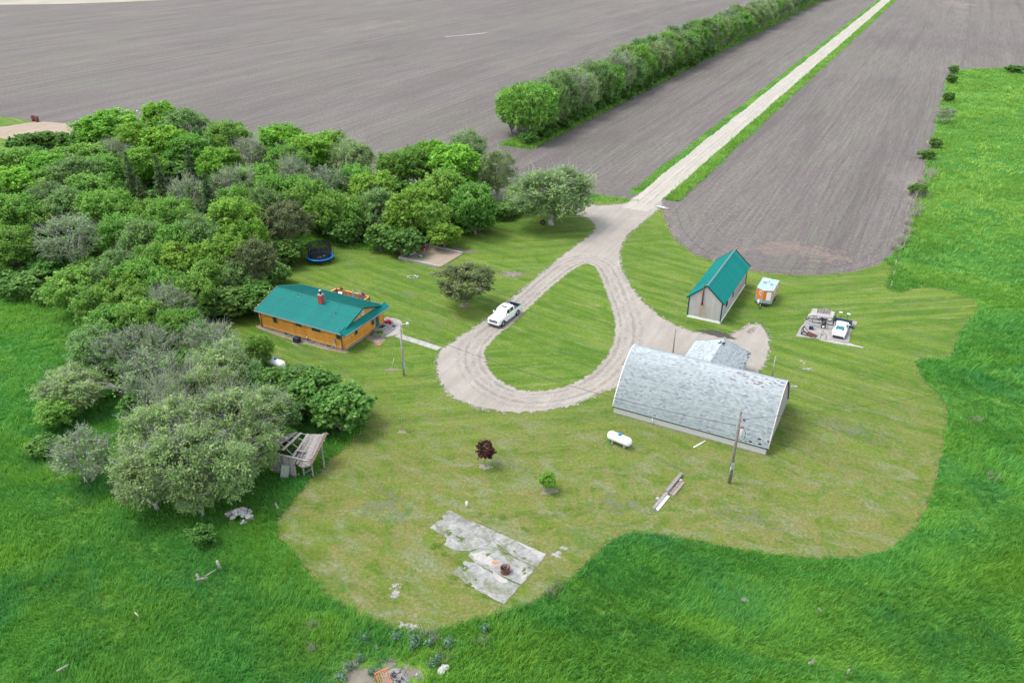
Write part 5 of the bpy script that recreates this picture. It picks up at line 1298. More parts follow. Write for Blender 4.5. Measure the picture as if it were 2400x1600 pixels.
slab_mesh([(2.98, 4.0), (6.3, 4.05), (6.3, 7.0), (2.98, 7.0)], seed=5); slab_mesh([(.3, 7.05), (3.4, 7.05), (3.5, 9.9), (2.3, 10.6), (.4, 9.7)], jit=.14, seed=6, mat=M_CONCL); slab_mesh([(3.7, 7.05), (6.6, 7.05), (6.7, 8.2), (3.9, 8.5)], seed=7)
slab_mesh([(2.9, .15), (8.2, .55), (8.5, .85), (6.6, 1.2), (2.9, .40)], .05, .08, 8, mat=M_CONCL)
ut = empty('utility_trailer', pl_(.95, 4.65), GRID + R(6), 'black utility trailer with raised mesh ramp gate on the concrete pad', 'trailer')
UZ = .62
for y in (-.65, .65): MB().beam((.25, y, UZ), (2.9, y, UZ), .08, .09).build('side_rail', M_BLACK, ut); MB().beam((.25, y, UZ + .42), (2.9, y, UZ + .42), .05).build('top_rail', M_BLACK, ut)
for x in (.25, 1.1, 2.0, 2.9):
    MB().beam((x, -.65, UZ), (x, .65, UZ), .06).build('cross_member', M_BLACK, ut)
    for y in (-.65, .65): MB().beam((x, y, UZ), (x, y, UZ + .42), .05).build('stake_post', M_BLACK, ut)
for y in (-.5, .5): MB().beam((.25, y, UZ), (-.75, 0, UZ - .05), .07).build('tongue_beam', M_BLACK, ut)
MB().lathe([(0, 0), (.07, .02), (.07, .12), (0, .14)], (-.8, 0, UZ - .12), 8).build('coupler', M_STEEL, ut)
for s_ in (-1, 1):
    wheel(ut, 1.75, s_ * .88, .33, .2, M_WHITE); MB().box((1.75, s_ * .88, .74), (.85, .24, .04)).build('fender', M_BLACK, ut)
gt = MB(); 
for y in (-.68, .68): gt.beam((2.95, y, UZ), (3.05, y, UZ + 1.35), .05)
for k in range(6): gt.beam((2.95 + .02 * k, -.68, UZ + .05 + .26 * k), (2.95 + .02 * k, .68, UZ + .05 + .26 * k), .045)
gate = gt.build('ramp_gate', M_BLACK, ut)
for k in range(9): MB().beam((2.96, -.6 + k * .15, UZ), (3.05, -.6 + k * .15, UZ + 1.32), .035).build('gate_bar', M_BLACK, gate)
sp = tag(MB().lathe([(.18, -.1), (.30, -.1), (.33, -.05), (.33, .05), (.30, .1), (.18, .1)], (0, 0, 0), 16).build('spare_tire', M_RUBBER, None, pl_(2.35, 5.2, UZ + .16), (.3, .2, 0)), 'black spare tire lying in the utility trailer', 'tire')
# snow plow
pw = empty('snow_plow', pl_(4.9, 6.75), GRID + R(-3), 'dark blue snow plow blade with two white lamps behind the white coupe', 'snow plow')
m = MB(); prof = [(-.05, .05), (.10, .08), (.02, .30), (.02, .52), (.12, .74), (.06, .76), (-.06, .52), (-.06, .30)]
m.sidex(prof, -1.25, 1.25); m.build('blade', M_NAVY, pw)
MB().box((1.12, -.1, .5), (.28, .06, .2)).build('marker', M_RUST, pw)
for x in (-.42, .42):
    MB().tube([(x, .55, .3), (x, .55, 1.35)], .03, 6).build('lamp_post', M_BLACK, pw); MB().box((x - .1 if x < 0 else x + .1, .5, 1.42), (.42, .18, .18), bev=.05).build('lamp', M_HEADL, pw)
MB().box((0, .45, .32), (.9, .5, .22)).build('lift_frame', M_NAVY, pw); MB().beam((-.42, .55, 1.3), (.42, .55, 1.3), .04).build('cross_bar', M_BLACK, pw)
for x in (-.5, .5): MB().beam((x, .1, .3), (x * .6, .8, .3), .07).build('push_arm', M_BLACK, pw)
tag(MB().box((0, 0, .16), (.9, .32, .22), bev=.04).build('tool_box', M_NAVY, None, pl_(6.1, 5.9, .06), (0, 0, GRID)), 'short dark box beside the front of the white coupe', 'box')
cr_ = empty('crate', pl_(1.35, 3.0, .06), GRID + .1, 'small dark grey box alone on the pad before the trailer', 'crate')
MB().box((0, 0, .26), (.55, .6, .5), bev=.03).build('box', M_NAVY, cr_); MB().box((0, 0, .52), (.5, .55, .04)).build('lid', simple('grey_lid', (.15, .15, .19), .6), cr_)
ld = empty('loader_frame', pl_(.45, .7, .06), GRID + R(-8), 'black tubular loader frame with rusty red forks at the pad corner', 'machine part')
for y in (0, .75): 
    MB().beam((0, y, .05), (0, y, 1.0), .08).build('upright', M_BLACK, ld); MB().beam((0, y, .95), (.95, y, .1), .07).build('brace', M_BLACK, ld); MB().beam((0, y, .1), (1.5, y, .1), .08).build('base_rail', M_BLACK, ld)
for z in (.1, .95): MB().beam((0, 0, z), (0, .75, z), .07).build('cross_bar', M_BLACK, ld)
for y in (.1, .4, .7): MB().beam((.7, y, .32), (2.0, y - .1, .16), .12, .10).build('fork', M_RUST, ld)
hw = empty('harrow', pl_(1.3, 8.4, .06), GRID + .15, 'flat rusty harrow grid lying on the weedy far slab', 'harrow')
for k in range(5): MB().beam((k * .38, 0, .1), (k * .38 + .25, 1.5, .1), .04).build('long_bar', M_RUST, hw)
for k in range(5): MB().beam((-.05, .1 + k * .34, .14), (1.75, .1 + k * .34 + .1, .14), .04).build('cross_bar', M_BLACK, hw)
hb = empty('hitch_bar', pl_(.35, 6.2, .06), GRID - .1, 'bent rusty hitch bar lying beside the trailer tongue', 'bar')
MB().tube([(0, 0, .05), (.4, .5, .3), (1.0, .55, .35), (1.5, .1, .1)], .05, 6).build('bar', M_RUST, hb); MB().tube([(0, -.1, .05), (1.3, -.15, .08)], .03, 6).build('rod', M_BLACK, hb)
tag(MB().prism([(.42 * math.cos(k * .63), .25 * math.sin(k * .63)) for k in range(10)], 0, .05).build('manhole_cover', simple('dull_metal', (.22, .20, .17), .7), None, pl_(3.05, 2.3, .06), (0, 0, .3)), 'oval brown metal cover lying flat left of the coupe', 'cover')
tag(MB().beam((0, 0, .05), (.1, -1.3, .05), .06).build('iron_rod', M_RUST, None, pl_(3.55, 2.0, .06), (0, 0, GRID)), 'thin rusty rod on the concrete left of the coupe', 'rod')

# ------------------------------------------------------------------ yard things
def tank(loc, rz, label):
    t = empty('propane_tank', loc, rz, label, 'propane tank', 'propane tanks')
    r, L = .49, 2.05; pr = [(0, -L / 2 - r * .85)] + [(r * math.cos(a), -L / 2 - r * .85 * math.sin(a)) for a in (1.3, 1.0, .7, .4, .15)] + [(r, -L / 2), (r, L / 2)] + [(r * math.cos(a), L / 2 + r * .85 * math.sin(a)) for a in (.15, .4, .7, 1.0, 1.3)] + [(0, L / 2 + r * .85)]
    MB().lathe(pr, (0, 0, .82), 20, Matrix.Rotation(math.pi / 2, 3, 'Y')).build('vessel', M_WHITE, t)
    d = MB().lathe([(.0, 1.50), (.12, 1.49), (.20, 1.42), (.22, 1.28)], n=12).build('valve_dome', M_BLUE, t)
    for x in (-.72, .72):
        MB().box((x, 0, .2), (.16, .62, .36)).build('saddle', M_CONCL, t)
    return t
tank(at(1451, 1042), R(-37) , 'white propane tank with blue cap on the lawn before the barn')
tank(at(649, 862), R(-32), 'white propane tank with blue cap half hidden by bushes near the house')
M_POLE = simple('pole_wood', (.19, .165, .145), .9, .35, 4, bump=.4)
# utility pole
ub = at(1709, 1132); upo = empty('utility_pole', ub, 0, 'tall wooden utility pole with grey transformer before the barn', 'utility pole')
MB().tube([(0, 0, -.2), (0, 0, 4.5), (.02, 0, 8.6)], [.16, .14, .105], 10).build('pole', M_POLE, upo)
tf = MB().lathe([(0, 5.75), (.20, 5.75), (.22, 5.85), (.22, 6.65), (.18, 6.72)], (.36, -.05, 0), 14).build('transformer', simple('pale_transformer', (.48, .50, .50), .45, .1), upo)
MB().lathe([(.18, 6.72), (.20, 6.80), (.06, 6.88), (0, 6.88)], (.36, -.05, 0), 12).build('transformer_lid', simple('red_brown', (.30, .07, .06), .5), tf)
for k in range(2): MB().tube([(.35 + k * .14, 0, 7.55 - k * .1), (.42 + k * .14, 0, 7.75 - k * .1)], .06, 8).build('insulator', simple('dark_porcelain', (.07, .03, .03), .3), upo)
MB().tube([(.05, 0, 7.6), (.6, 0, 7.6)], .03, 6).build('bracket', M_STEEL, upo)
for z in (6.6, 6.9, 7.2): MB().tube([(-.12, 0, z), (-.22, 0, z)], .04, 6).build('wire_clevis', M_STEEL, upo)
MB().tube([(.58, -.05, 6.6), (.75, -.1, 6.1), (.72, -.1, 5.5), (.4, -.1, 5.25), (.1, -.1, 5.5)], .025, 6).build('jumper_wire', M_BLACK, upo)
MB().box((.0, -.2, 2.25), (.26, .16, .7)).build('meter_box', M_STEEL, upo); MB().tube([(.16, -.12, .6), (.16, -.12, 2.2)], .04, 6).build('conduit', M_STEEL, upo); MB().tube([(-.14, -.12, .8), (-.14, -.12, 2.1)], .04, 6).build('conduit', M_STEEL, upo)
# house light pole
lb = at(947, 880); lp = empty('light_pole', lb, 0, 'grey wooden light pole with a lamp arm in front of the house', 'light pole')
MB().tube([(0, 0, -.2), (0, 0, 3.5), (-.04, 0, 7.1)], [.14, .12, .09], 10).build('pole', simple('grey_pole_wood', (.30, .28, .26), .9, .25, 4), lp)
ar = MB().tube([(0, 0, 6.85), (.35, 0, 7.1), (.75, 0, 7.22)], .035, 6).build('lamp_arm', M_STEEL, lp)
MB().lathe([(0, .16), (.12, .14), (.2, 0), (.16, -.12), (0, -.16)], (.85, 0, 7.2), 12).build('lamp_head', simple('lamp_housing', (.50, .58, .62), .3, .1), lp)
MB().box((.13, -.1, 1.5), (.16, .14, .9)).build('meter_box', simple('blue_grey_box', (.30, .42, .48), .5), lp)
MB().tube([(.1, 0, 6.6), (.2, 0, 5.9), (.35, 0, 5.7), (.45, 0, 5.3)], .02, 5).build('service_wire', M_WHITE, lp)
def wire(name, p, q, sag, r, label, n=24):
    p, q = Vector(p), Vector(q)
    pts = [p.lerp(q, i / n) - Vector((0, 0, sag * 4 * (i / n) * (1 - i / n))) for i in range(n + 1)]
    tag(MB().tube(pts, r, 4).build(name, M_BLACK), label, 'wire')
wire('power_line', lb + Vector((0, 0, 6.9)), ub + Vector((0, 0, 6.9)), 1.2, .022, 'thin dark overhead wire from the light pole to the utility pole')
wire('power_line', ub + Vector((.5, 0, 7.7)), ub + Vector((45, 12, 8.0)), 1.0, .014, 'thin overhead wire leaving the utility pole to the right')
# posts behind the barn
for u, v, h_, top, lab in ((1577, 829, 3.7, .0, 'grey wooden post behind the left part of the barn'), (1809, 884, 2.9, .0, 'pale leaning post behind the right end of the barn')):
    b_ = at(u, v) ; po_ = empty('wooden_post', b_, 0, lab, 'post', 'posts behind the barn')
    MB().tube([(0, 0, -.1), (.0, 0, h_)], [.085, .07], 8).build('post', M_GREYW if u < 1700 else M_CONCL, po_); MB().box((.12, 0, h_ - .35), (.12, .1, .16)).build('outlet_box', M_STEEL, po_)
# trampoline
tb_ = at(752, 612); tp = empty('trampoline', tb_, 0, 'round trampoline with bright blue pad and black safety net', 'trampoline')
TR = 2.1; TH = .92
M_NET = None
t_ = NT('safety_net'); t_.rough(.8); t_.col((.012, .014, .016)); tr_ = t_.n('BsdfTransparent'); mx = t_.n('MixShader', {0: .70, 1: tr_.outputs[0], 2: t_.b.outputs[0]}); t_.t.links.new(mx.outputs[0], t_.out.inputs['Surface']); M_NET = t_.m
MB().lathe([(0, TH - .03), (TR - .25, TH - .03), (TR - .25, TH - .05), (0, TH - .05)], n=28).build('jumping_mat', simple('black_mat', (.022, .024, .032), .7), tp)
MB().lathe([(TR - .30, TH), (TR - .28, TH + .05), (TR + .05, TH + .05), (TR + .10, TH), (TR + .08, TH - .06), (TR - .25, TH - .02)], n=28).build('pad', simple('blue_pad', (.004, .19, .66), .5, .08), tp)
net = MB().lathe([(TR - .22, TH + .05), (TR - .16, TH + 1.0), (TR - .2, TH + 2.1)], n=28).build('net', M_NET, tp)
for k in range(8):
    a = k * math.pi / 4 + .2; x, y = math.cos(a), math.sin(a)
    MB().tube([(x * (TR + .06), y * (TR + .06), TH), (x * (TR + .1), y * (TR + .1), TH + 1.0), (x * (TR - .15), y * (TR - .15), TH + 2.15)], .035, 6).build('net_pole', M_BLACK, tp)
    MB().tube([(x * TR, y * TR, 0), (x * TR, y * TR, TH - .02)], .035, 6).build('leg', M_BLACK, tp)
MB().tube([(TR * math.cos(k * .2244), TR * math.sin(k * .2244), TH - .08) for k in range(29)], .035, 6, cap=False).build('frame_ring', M_BLACK, tp)
tag(MB().lathe([(0, -.14), (.1, -.1), (.14, 0), (.1, .1), (0, .14)], n=10).build('ball', M_WHITE, None, tb_ + Vector((.75, -.3, TH + .12))), 'small white ball on the trampoline', 'ball')
tag(MB().box((0, 0, 0), (.5, .28, .02)).build('small_towel', simple('mint_cloth', (.25, .45, .40), .8), None, tb_ + Vector((.05, -.5, TH - .01))), 'pale green rag in the middle of the trampoline mat', 'rag')
# sandbox
z920 = lambda x, y: at(920 + x / 6.72, 560 + y / 6.72)
SB = [z920(100, 318), z920(745, 462), z920(1120, 335), z920(1110, 240), z920(540, 105), z920(400, 130)]
SB = [z920(105, 312), z920(745, 460), z920(1105, 245), z920(545, 108)]
sb = empty('sandbox', SB[0], 0, 'large sandbox framed by pale concrete kerbs at the wood edge', 'sandbox')
def lc(p): return p - SB[0]
for i, j in ((0, 1), (2, 3), (3, 0)):
    a, b_ = lc(SB[i]), lc(SB[j]); d = (b_ - a)
    k = 3
    for q in range(k):
        MB().beam(a + d * (q / k) + d.normalized() * .02 + Vector((0, 0, .2)), a + d * ((q + 1) / k) - d.normalized() * .02 + Vector((0, 0, .2)), .34, .4).build('kerb', M_CONCL, sb)
c4 = [lc(p) for p in SB]; m = MB(); m.add([(p.x, p.y, .16) for p in c4] + [(p.x, p.y, 0) for p in c4], [(0, 1, 2, 3), (0, 4, 5, 1), (1, 5, 6, 2), (2, 6, 7, 3), (3, 7, 4, 0)]); m.build('sand', M_SANDY, sb)
ptb = empty('play_table', z920(468, 180), GRID + .4, 'toy play table with pale blue canopy in the sandbox corner', 'play table')
for x in (-.45, .45):
    for y in (-.3, .3): MB().box((x, y, .32), (.16, .16, .32)).build('leg', simple('cream_plastic', (.62, .52, .34), .5), ptb)
MB().box((0, 0, .52), (1.2, .8, .14), bev=.03).build('table_top', m_red, ptb); MB().box((-.3, .1, .64), (.4, .4, .12)).build('basin', M_BLUE, ptb); MB().box((.3, .1, .66), (.4, .3, .14)).build('toy_tray', simple('purple', (.16, .08, .28), .5), ptb)
for x in (-.55, .55): MB().tube([(x, .36, .5), (x, .36, 1.65)], .025, 6).build('canopy_pole', M_WHITE, ptb)
MB().side([(-.7, 1.62), (0, 1.78), (.7, 1.62), (.7, 1.66), (0, 1.82), (-.7, 1.66)], -.4, .55).build('canopy', simple('pale_blue_canopy', (.50, .72, .74), .5), ptb)
m_tg = simple('toy_green', (.01, .19, .11), .5); m_ty = simple('toy_yellow', (.68, .66, .25), .5)
sdl = empty('toy_slide', z920(300, 268), R(52), 'green and yellow toy slide lying in the sandbox', 'toy slide')
MB().box((0, 0, .26), (2.2, .55, .14), bev=.03).build('base', m_tg, sdl); MB().box((.3, 0, .36), (1.3, .3, .08)).build('chute', m_ty, sdl)
tpn = empty('toy_airplane', z920(450, 298), R(-50), 'green toy airplane with pale body lying on the sand', 'toy airplane')
MB().lathe([(0, -.7), (.12, -.5), (.14, .3), (0, .7)], (0, 0, .3), 8, Matrix.Rotation(math.pi / 2, 3, 'Y')).build('fuselage', m_ty, tpn); MB().box((-.1, 0, .34), (.3, 1.3, .05)).build('wing', m_tg, tpn); MB().box((.55, 0, .36), (.25, .6, .05)).build('tailplane', m_tg, tpn)
patch('bare_patch', at(1090, 588), 2.6, 1.2, GRID, T_BARE, 1, .03, 1.0)
patch('bare_patch', at(1200, 642), 3.4, 1.7, GRID, T_BARE, 2, .03, .8)
# tire swing under the willow
tw = at(1272, 529); ts = empty('tire_swing', tw, 0, 'black tire swing hanging on a rope from the big willow', 'tire swing')
MB().lathe([(.24, -.12), (.44, -.12), (.50, -.06), (.50, .06), (.44, .12), (.24, .12), (.30, 0), (.24, -.12)], (0, 0, .62), 20, Matrix.Rotation(math.pi / 2, 3, 'X')).build('tire', M_RUBBER, ts); MB().tube([(0, 0, 1.1), (.05, .1, 4.8)], .02, 5).build('rope', M_TANW, ts)
# fire ring on the back lawn and small things
fp = empty('fire_pit', at(968, 650), 0, 'small stone fire ring on the lawn behind the house', 'fire pit')
for k in range(9):
    a = k * .7; MB().box((.8 * math.cos(a), .5 * math.sin(a), .07), (.38, .28, .16), a + 1.57, bev=.04).build('stone', M_CONC, fp)
tag(MB().lathe([(0, -.17), (.12, -.12), (.17, 0), (.12, .12), (0, .17)], n=10).build('metal_ball', M_CHROME, None, at(974, 650) + Vector((0, 0, .2))), 'shiny metal ball in the small fire ring', 'ball')
st = empty('yellow_stake', at(918, 862), 0, 'leaning yellow marker stake near the light pole', 'stake')
MB().tube([(0, 0, 0), (.35, .1, 1.3)], .03, 6).build('stake', simple('yellow_stick', (.62, .52, .22), .6), st)
patch('bare_patch', at(918, 866), .9, .7, 0, T_BARE, 3, .03, .9)
T_MULCH = thin_mat(simple('pale_mulch', (.24, .215, .16), .95, .25, 4), 'thin_mulch', .75)
def ring(u, v, r): patch('mulch_ring', at(u, v), r * 1.5, r * 1.3, 0, T_MULCH, int(u), .03, 1.2)
ring(1137, 1094, .55); ring(1285, 1150, .65); ring(941, 1012, .4); ring(1090, 718, .7)
sa = empty('sapling', at(941, 1010), 0, 'thin bare sapling with few leaves on the lawn above the red tree', 'sapling')
MB().tube([(0, 0, 0), (.05, 0, 1.0), (.12, .05, 2.2)], [.03, .02, .01], 5).build('stem', M_BARKG, sa); leafy('leaves', (.1, 0, .9), .35, 1.1, 60, LM['grey'], None, None, .10, 5, sa)
tag(MB().lathe([(0, 0), (.10, 0), (.10, .62), (.06, .66), (0, .66)], n=10).build('standpipe', M_WHITE, None, at(1094, 1187)), 'short white standpipe on the lawn above the foundation pad', 'pipe')
tag(MB().tube([at(1626, 1049) + Vector((0, 0, .07)), at(1653, 1034) + Vector((0, 0, .07))], .07, 8).build('white_pipe', M_WHITE), 'white plastic pipe lying on the lawn near the barn wall', 'pipe')
# lumber stack
l0, l1 = at(1532, 1194), at(1598, 1114); dv = (l1 - l0); Lp = dv.length; ang = math.atan2(dv.y, dv.x)
def lay(x0, x1, y, z, w, h, mat, name, label, cat='plank'):
    return tag(MB().box(((x0 + x1) / 2, y, z + h / 2), (x1 - x0, w, h), bev=.01).build(name, mat, None, l0 + Vector((0, 0, 0)), (0, 0, ang)), label, cat, 'lumber lying on the lawn')
lay(0, Lp * .62, .0, .0, .34, .22, M_GREYW, 'timber_beam', 'long grey timber beam at the near end of the lumber row', 'beam')
lay(Lp * .45, Lp, .04, .235, .34, .14, M_GREYW, 'timber_beam', 'dark grey timber plank at the far end of the lumber row', 'beam')
lay(.1, Lp * .40, -.32, .0, .26, .16, M_WHITE, 'painted_board', 'white painted board beside the near end of the lumber', 'board')
for k in range(4): lay(Lp * .46, Lp * .86, -.22 - k * .16, .0, .14, .10 + .04 * (k % 2), simple('greyed_plank', (.25, .19, .14), .9, .3, 5) if k % 2 else M_GREYW, 'plank', ('first', 'second', 'third', 'fourth')[k] + ' tan plank from the beam in the side stack of lumber')
tag(MB().box((0, 0, .12), (.35, .3, .24), bev=.04).build('concrete_block', M_CONCL, None, at(1595, 1128), (0, 0, .4)), 'pale block on the far end of the stacked planks', 'block')
tag(MB().box((0, 0, .1), (.34, .3, .2), bev=.04).build('concrete_block', M_CONCL, None, at(1541, 1170), (0, 0, .9)), 'pale block on the grass left of the lumber row', 'block')
# old foundation pad: slabs of broken concrete
def pad_mat():
    t = NT('lichened_concrete'); t.rough(.95, .1)
    a = t.noise(.9, None, 7, .72, .6); b_ = t.noise(3.5, None, 6, .8); g = t.noise(.5, t.coord(loc=(7, 3, 0)), 6, .7, .8)
    c = t.ramp(a, [(.36, (.15, .152, .13)), (.50, (.26, .262, .245)), (.66, (.36, .355, .335))])
    c = t.mix(t.ramp(b_, [(.36, .55), (.58, 0)]), c, (.17, .17, .15))
    c = t.mix(t.ramp(g, [(.50, 0), (.64, .85)]), c, t.mix(b_, (.07, .095, .025), (.15, .155, .07)))
    t.col(c); t.bump(b_, .5, .05); return t.m
M_PAD = pad_mat()
FO = at(1181, 1414)
fpad = empty('foundation_pad', FO, 0); fpad['kind'] = 'structure'
def pz(pts): return [(at(u, v).x - FO.x, at(u, v).y - FO.y) for u, v in pts]
z1000 = lambda x, y: (1000 + x / 3.733, 1190 + y / 3.733)
for i, (pts, mt, jt) in enumerate((([(25, 175), (200, 22), (350, 108), (560, 210), (590, 300), (380, 385), (255, 372), (150, 320), (190, 260)], M_PAD, .14),
        ([(352, 108), (400, 122), (760, 278), (1050, 405), (962, 520), (780, 440), (594, 300), (565, 210)], M_PAD, .06), ([(385, 388), (592, 306), (776, 446), (958, 527), (830, 668), (640, 590), (425, 478), (360, 415)], M_PAD, .05),
        ([(420, 486), (620, 600), (816, 682), (672, 845), (550, 780), (330, 640), (210, 575), (330, 465)], M_PAD, .09), ([(770, 284), (1042, 408), (1000, 452), (860, 350)], M_CONCL, .05), ([(580, 560), (700, 630), (712, 655), (660, 665), (590, 615)], M_CONCL, .05), ([(825, 562), (890, 582), (830, 655)], M_CONCL, .05), ([(385, 405), (500, 378), (605, 470), (560, 510), (420, 455)], M_CONCL, .12))):
    slab_mesh(pz([z1000(*p) for p in pts]), .05 + .006 * (i % 3) + (.02 if mt is M_CONCL else 0), jt, i + 3, 'slab', mt, fpad)
for u, v, rx, ry in ((1050, 1245, 1.3, .8), (1075, 1262, 1.2, .7), (1100, 1235, .7, .5), (1190, 1300, 1.6, .25), (1150, 1335, 1.6, .22), (1030, 1215, .6, .5), (1230, 1335, .6, .9), (1215, 1300, 1.5, .4), (1085, 1330, .8, .4), (1125, 1365, .9, .3), (1140, 1300, .6, .3)):
    patch('turf_on_slab', at(u, v), rx, ry, R(-36), T_LAWN, int(u), .078, .35)
for u, v in ((1025, 1280), (1045, 1300), (1080, 1322), (1060, 1352), (1100, 1372), (1140, 1395), (1180, 1212), (1230, 1240), (1120, 1205)): patch('turf_on_slab', at(u, v), .9, .45, R(-36) + .3 * (u % 3), T_LAWN, int(v), .074, .55)
T_PALE = thin_mat(M_CONCL, 'thin_pale_dust', .8)
for i, (u, v, r) in enumerate(((925, 1386, .75), (958, 1470, .8), (1305, 1300, .6), (1320, 1285, .4), (970, 1445, .25), (1895, 865, .6), (1878, 845, .35), (1862, 905, .5), (1884, 852, .3), (1760, 775, .8), (890, 675, .45), (1000, 800, .6))):
    patch('bare_patch', at(u, v), r * 1.15, r * 1.7, R(-20) + i, T_PALE if v > 1250 or v > 830 and u > 1800 else T_BARE, i + 10, .03, .55)
patch('black_soil', at(1680, 783), 3.6, 1.0, GRID + .1, thin_mat(simple('dark_dirt', (.055, .045, .042), .95, .3, 3), 'thin_dark_dirt'), 5, .036, .9)
fr_ = empty('fire_ring', at(1000 + 688 / 3.733, 1190 + 588 / 3.733) + Vector((0, .35, .05)), 0, 'rusty steel wheel rim used as a fire ring on the concrete', 'fire ring')
MB().lathe([(.42, 0), (.44, .02), (.38, .12), (.36, .3), (.40, .42), (.46, .50), (.42, .50), (.35, .40), (.31, .3), (.33, .12), (.36, .02)], n=22).build('rim', M_RUST, fr_); MB().lathe([(0, .22), (.33, .2)], n=14).build('ash', M_BLACK, fr_)
for k in range(9):
    a = k * 1.1; MB().tube([(.15 * math.cos(a), .15 * math.sin(a), .2), (.22 * math.cos(a + .8) + .08, .22 * math.sin(a + .8), .62 + .05 * (k % 3))], .02, 5).build('burnt_stick', M_GREYW, fr_)
tag(MB().prism([(.35, .0), (.2, .18), (-.25, .2), (-.3, -.05), (0, -.2)], 0, .02).build('rust_plate', simple('orange_rust', (.42, .16, .06), .9, .3, 6), None, at(1000 + 600 / 3.733, 1190 + 483 / 3.733) + Vector((0, 0, .075))), 'small orange rusty plate on the concrete pad', 'plate')
# collapsed shed
z600 = lambda x, y, z=0: at(600 + x / 5.975, 980 + y / 5.975, z)
c0 = z600(575, 825); c1 = z600(295, 760)
cs = empty('collapsed_shed', c0, 0, 'collapsed grey wooden shed with sagging plank roof at the wood edge', 'ruined shed')
wd = (c1 - c0).normalized(); ln = (c1 - c0).length; ln = max(ln, 2.9); bk = Vector((-wd.y, wd.x, 0)); bk = bk if bk.y > 0 else -bk
crg = random.Random(3); M_RUSTW = simple('rust_stained_wood', (.13, .085, .06), .9, .3, 5)
nb = 15
for k in range(nb):
    p = wd * (ln * (k + .5) / nb) + bk * crg.uniform(-.03, .03); hh = 2.5 + crg.uniform(-.15, .05)
    MB().beam(p, p + Vector((crg.uniform(-.05, .05), crg.uniform(-.05, .08), hh)), ln / nb - .015, .035, up=bk).build('wall_board', M_GREYW, cs)
MB().beam(Vector((0, 0, 2.4)) - wd * 1.6, wd * (ln + .1) + Vector((0, 0, 2.45)), .12, .16).build('top_plate', M_GREYW, cs)
def rf(s, t): # sagging roof surface, s along the roof to the right/back, t up
    p = -wd * (-ln * .25 + 2.7 * s) + bk * (.2 + 3.4 * t)
    return p + Vector((0, 0, 2.35 - 1.1 * math.sin(math.pi * min(1, s * .9 + .05)) * (1 - t * .8) + .75 * s * t + .5 * t))
for k in range(17):
    s0 = -.75 + k * .103
    if k in (4, 6, 7): continue
    pts = [rf(s0, t / 4) + Vector((0, 0, crg.uniform(-.05, .05))) for t in range(5)]
    m = MB()
    for a, b_ in zip(pts[:-1], pts[1:]): m.beam(a, b_ + (b_ - a) * .02, .30, .03)
    m.build('roof_board', M_GREYW if k < 16 else M_RUSTW, cs)
for t in (.15, .45, .75, .98):
    pts = [rf(-.7 + q * .24, t) - Vector((0, 0, .1)) for q in range(8)]
    m = MB()
    for a, b_ in zip(pts[:-1], pts[1:]): m.beam(a, b_, .08, .1)
    m.build('purlin', M_GREYW, cs)
for s_, t in ((.85, .1), (.95, .6), (.5, .05)): p = rf(s_, t); MB().beam((p.x, p.y, 0), p - Vector((0, 0, .1)), .13, .13).build('post', M_GREYW, cs)
for k in range(7):
    p = rf(crg.uniform(.0, .9), crg.uniform(0, .5)); q = p + Vector((crg.uniform(-.9, .9), crg.uniform(-.6, .6), crg.uniform(.1, .5))); MB().beam(p + Vector((0, 0, .1)), q, .16, .03).build('loose_board', M_GREYW, cs)
dr = z600(395, 838); tag(MB().beam((0, 0, .02), bk * .42 + Vector((.1, 0, 1.35)), .8, .06, up=(0, -1, 0)).build('leaning_door', simple('pale_grey_door', (.26, .28, .23), .8, .2, 3), None, dr), 'pale old door leaning against the collapsed shed', 'door')
tag(MB().beam((0, 0, .3), (.55, .75, .35), .16, .1).build('fence_rail', M_GREYW, None, z600(690, 800)), 'grey board lying in grass beside the collapsed shed', 'board')
# rocks
M_ROCKD = simple('dark_rock', (.17, .155, .15), .9, .3, 4, bump=.5)
M_ROCK = simple('pale_rock', (.34, .325, .31), .9, .25, 3, bump=.5, rnd=.35)
def rock(loc, r, seed, label, group=None, mat=M_ROCK):
    g = random.Random(seed); b_ = bmesh.new(); bmesh.ops.create_icosphere(b_, subdivisions=2, radius=r)
    f = [g.uniform(.6, 1.15) for _ in range(3)]; ph = [g.uniform(0, 6) for _ in range(6)]
    for v in b_.verts:
        n_ = v.co.normalized(); k = 1 + .16 * math.sin(3 * n_.x + ph[0]) + .14 * math.sin(4 * n_.y + ph[1]) + .12 * math.sin(5 * n_.z + ph[2])
        k *= .93 + .07 * round(3 * math.sin(2 * n_.x + 3 * n_.y + ph[3]))
        v.co = Vector((v.co.x * f[0] * k, v.co.y * f[1] * k, v.co.z * f[2] * k * .75))
    me = bpy.data.meshes.new('rock'); b_.to_mesh(me); b_.free(); me.materials.append(mat)
    o = link('rock', me, None, loc, (0, 0, g.uniform(0, 6))); return tag(o, label, 'rock', group)
rg_ = random.Random(8); rc_ = at(562, 1212)
for k in range(26):
    a = rg_.uniform(0, 6.28); d = rg_.uniform(0, 1) ** .6; r = rg_.uniform(.2, .38)
    rock(rc_ + Vector((math.cos(a) * d * 1.25, math.sin(a) * d * 1.1, r * .5 + (1 - d) * .75)), r, k, 'pale grey rock heaped in the rock pile under the willow trees', 'rocks in the pale rock pile')
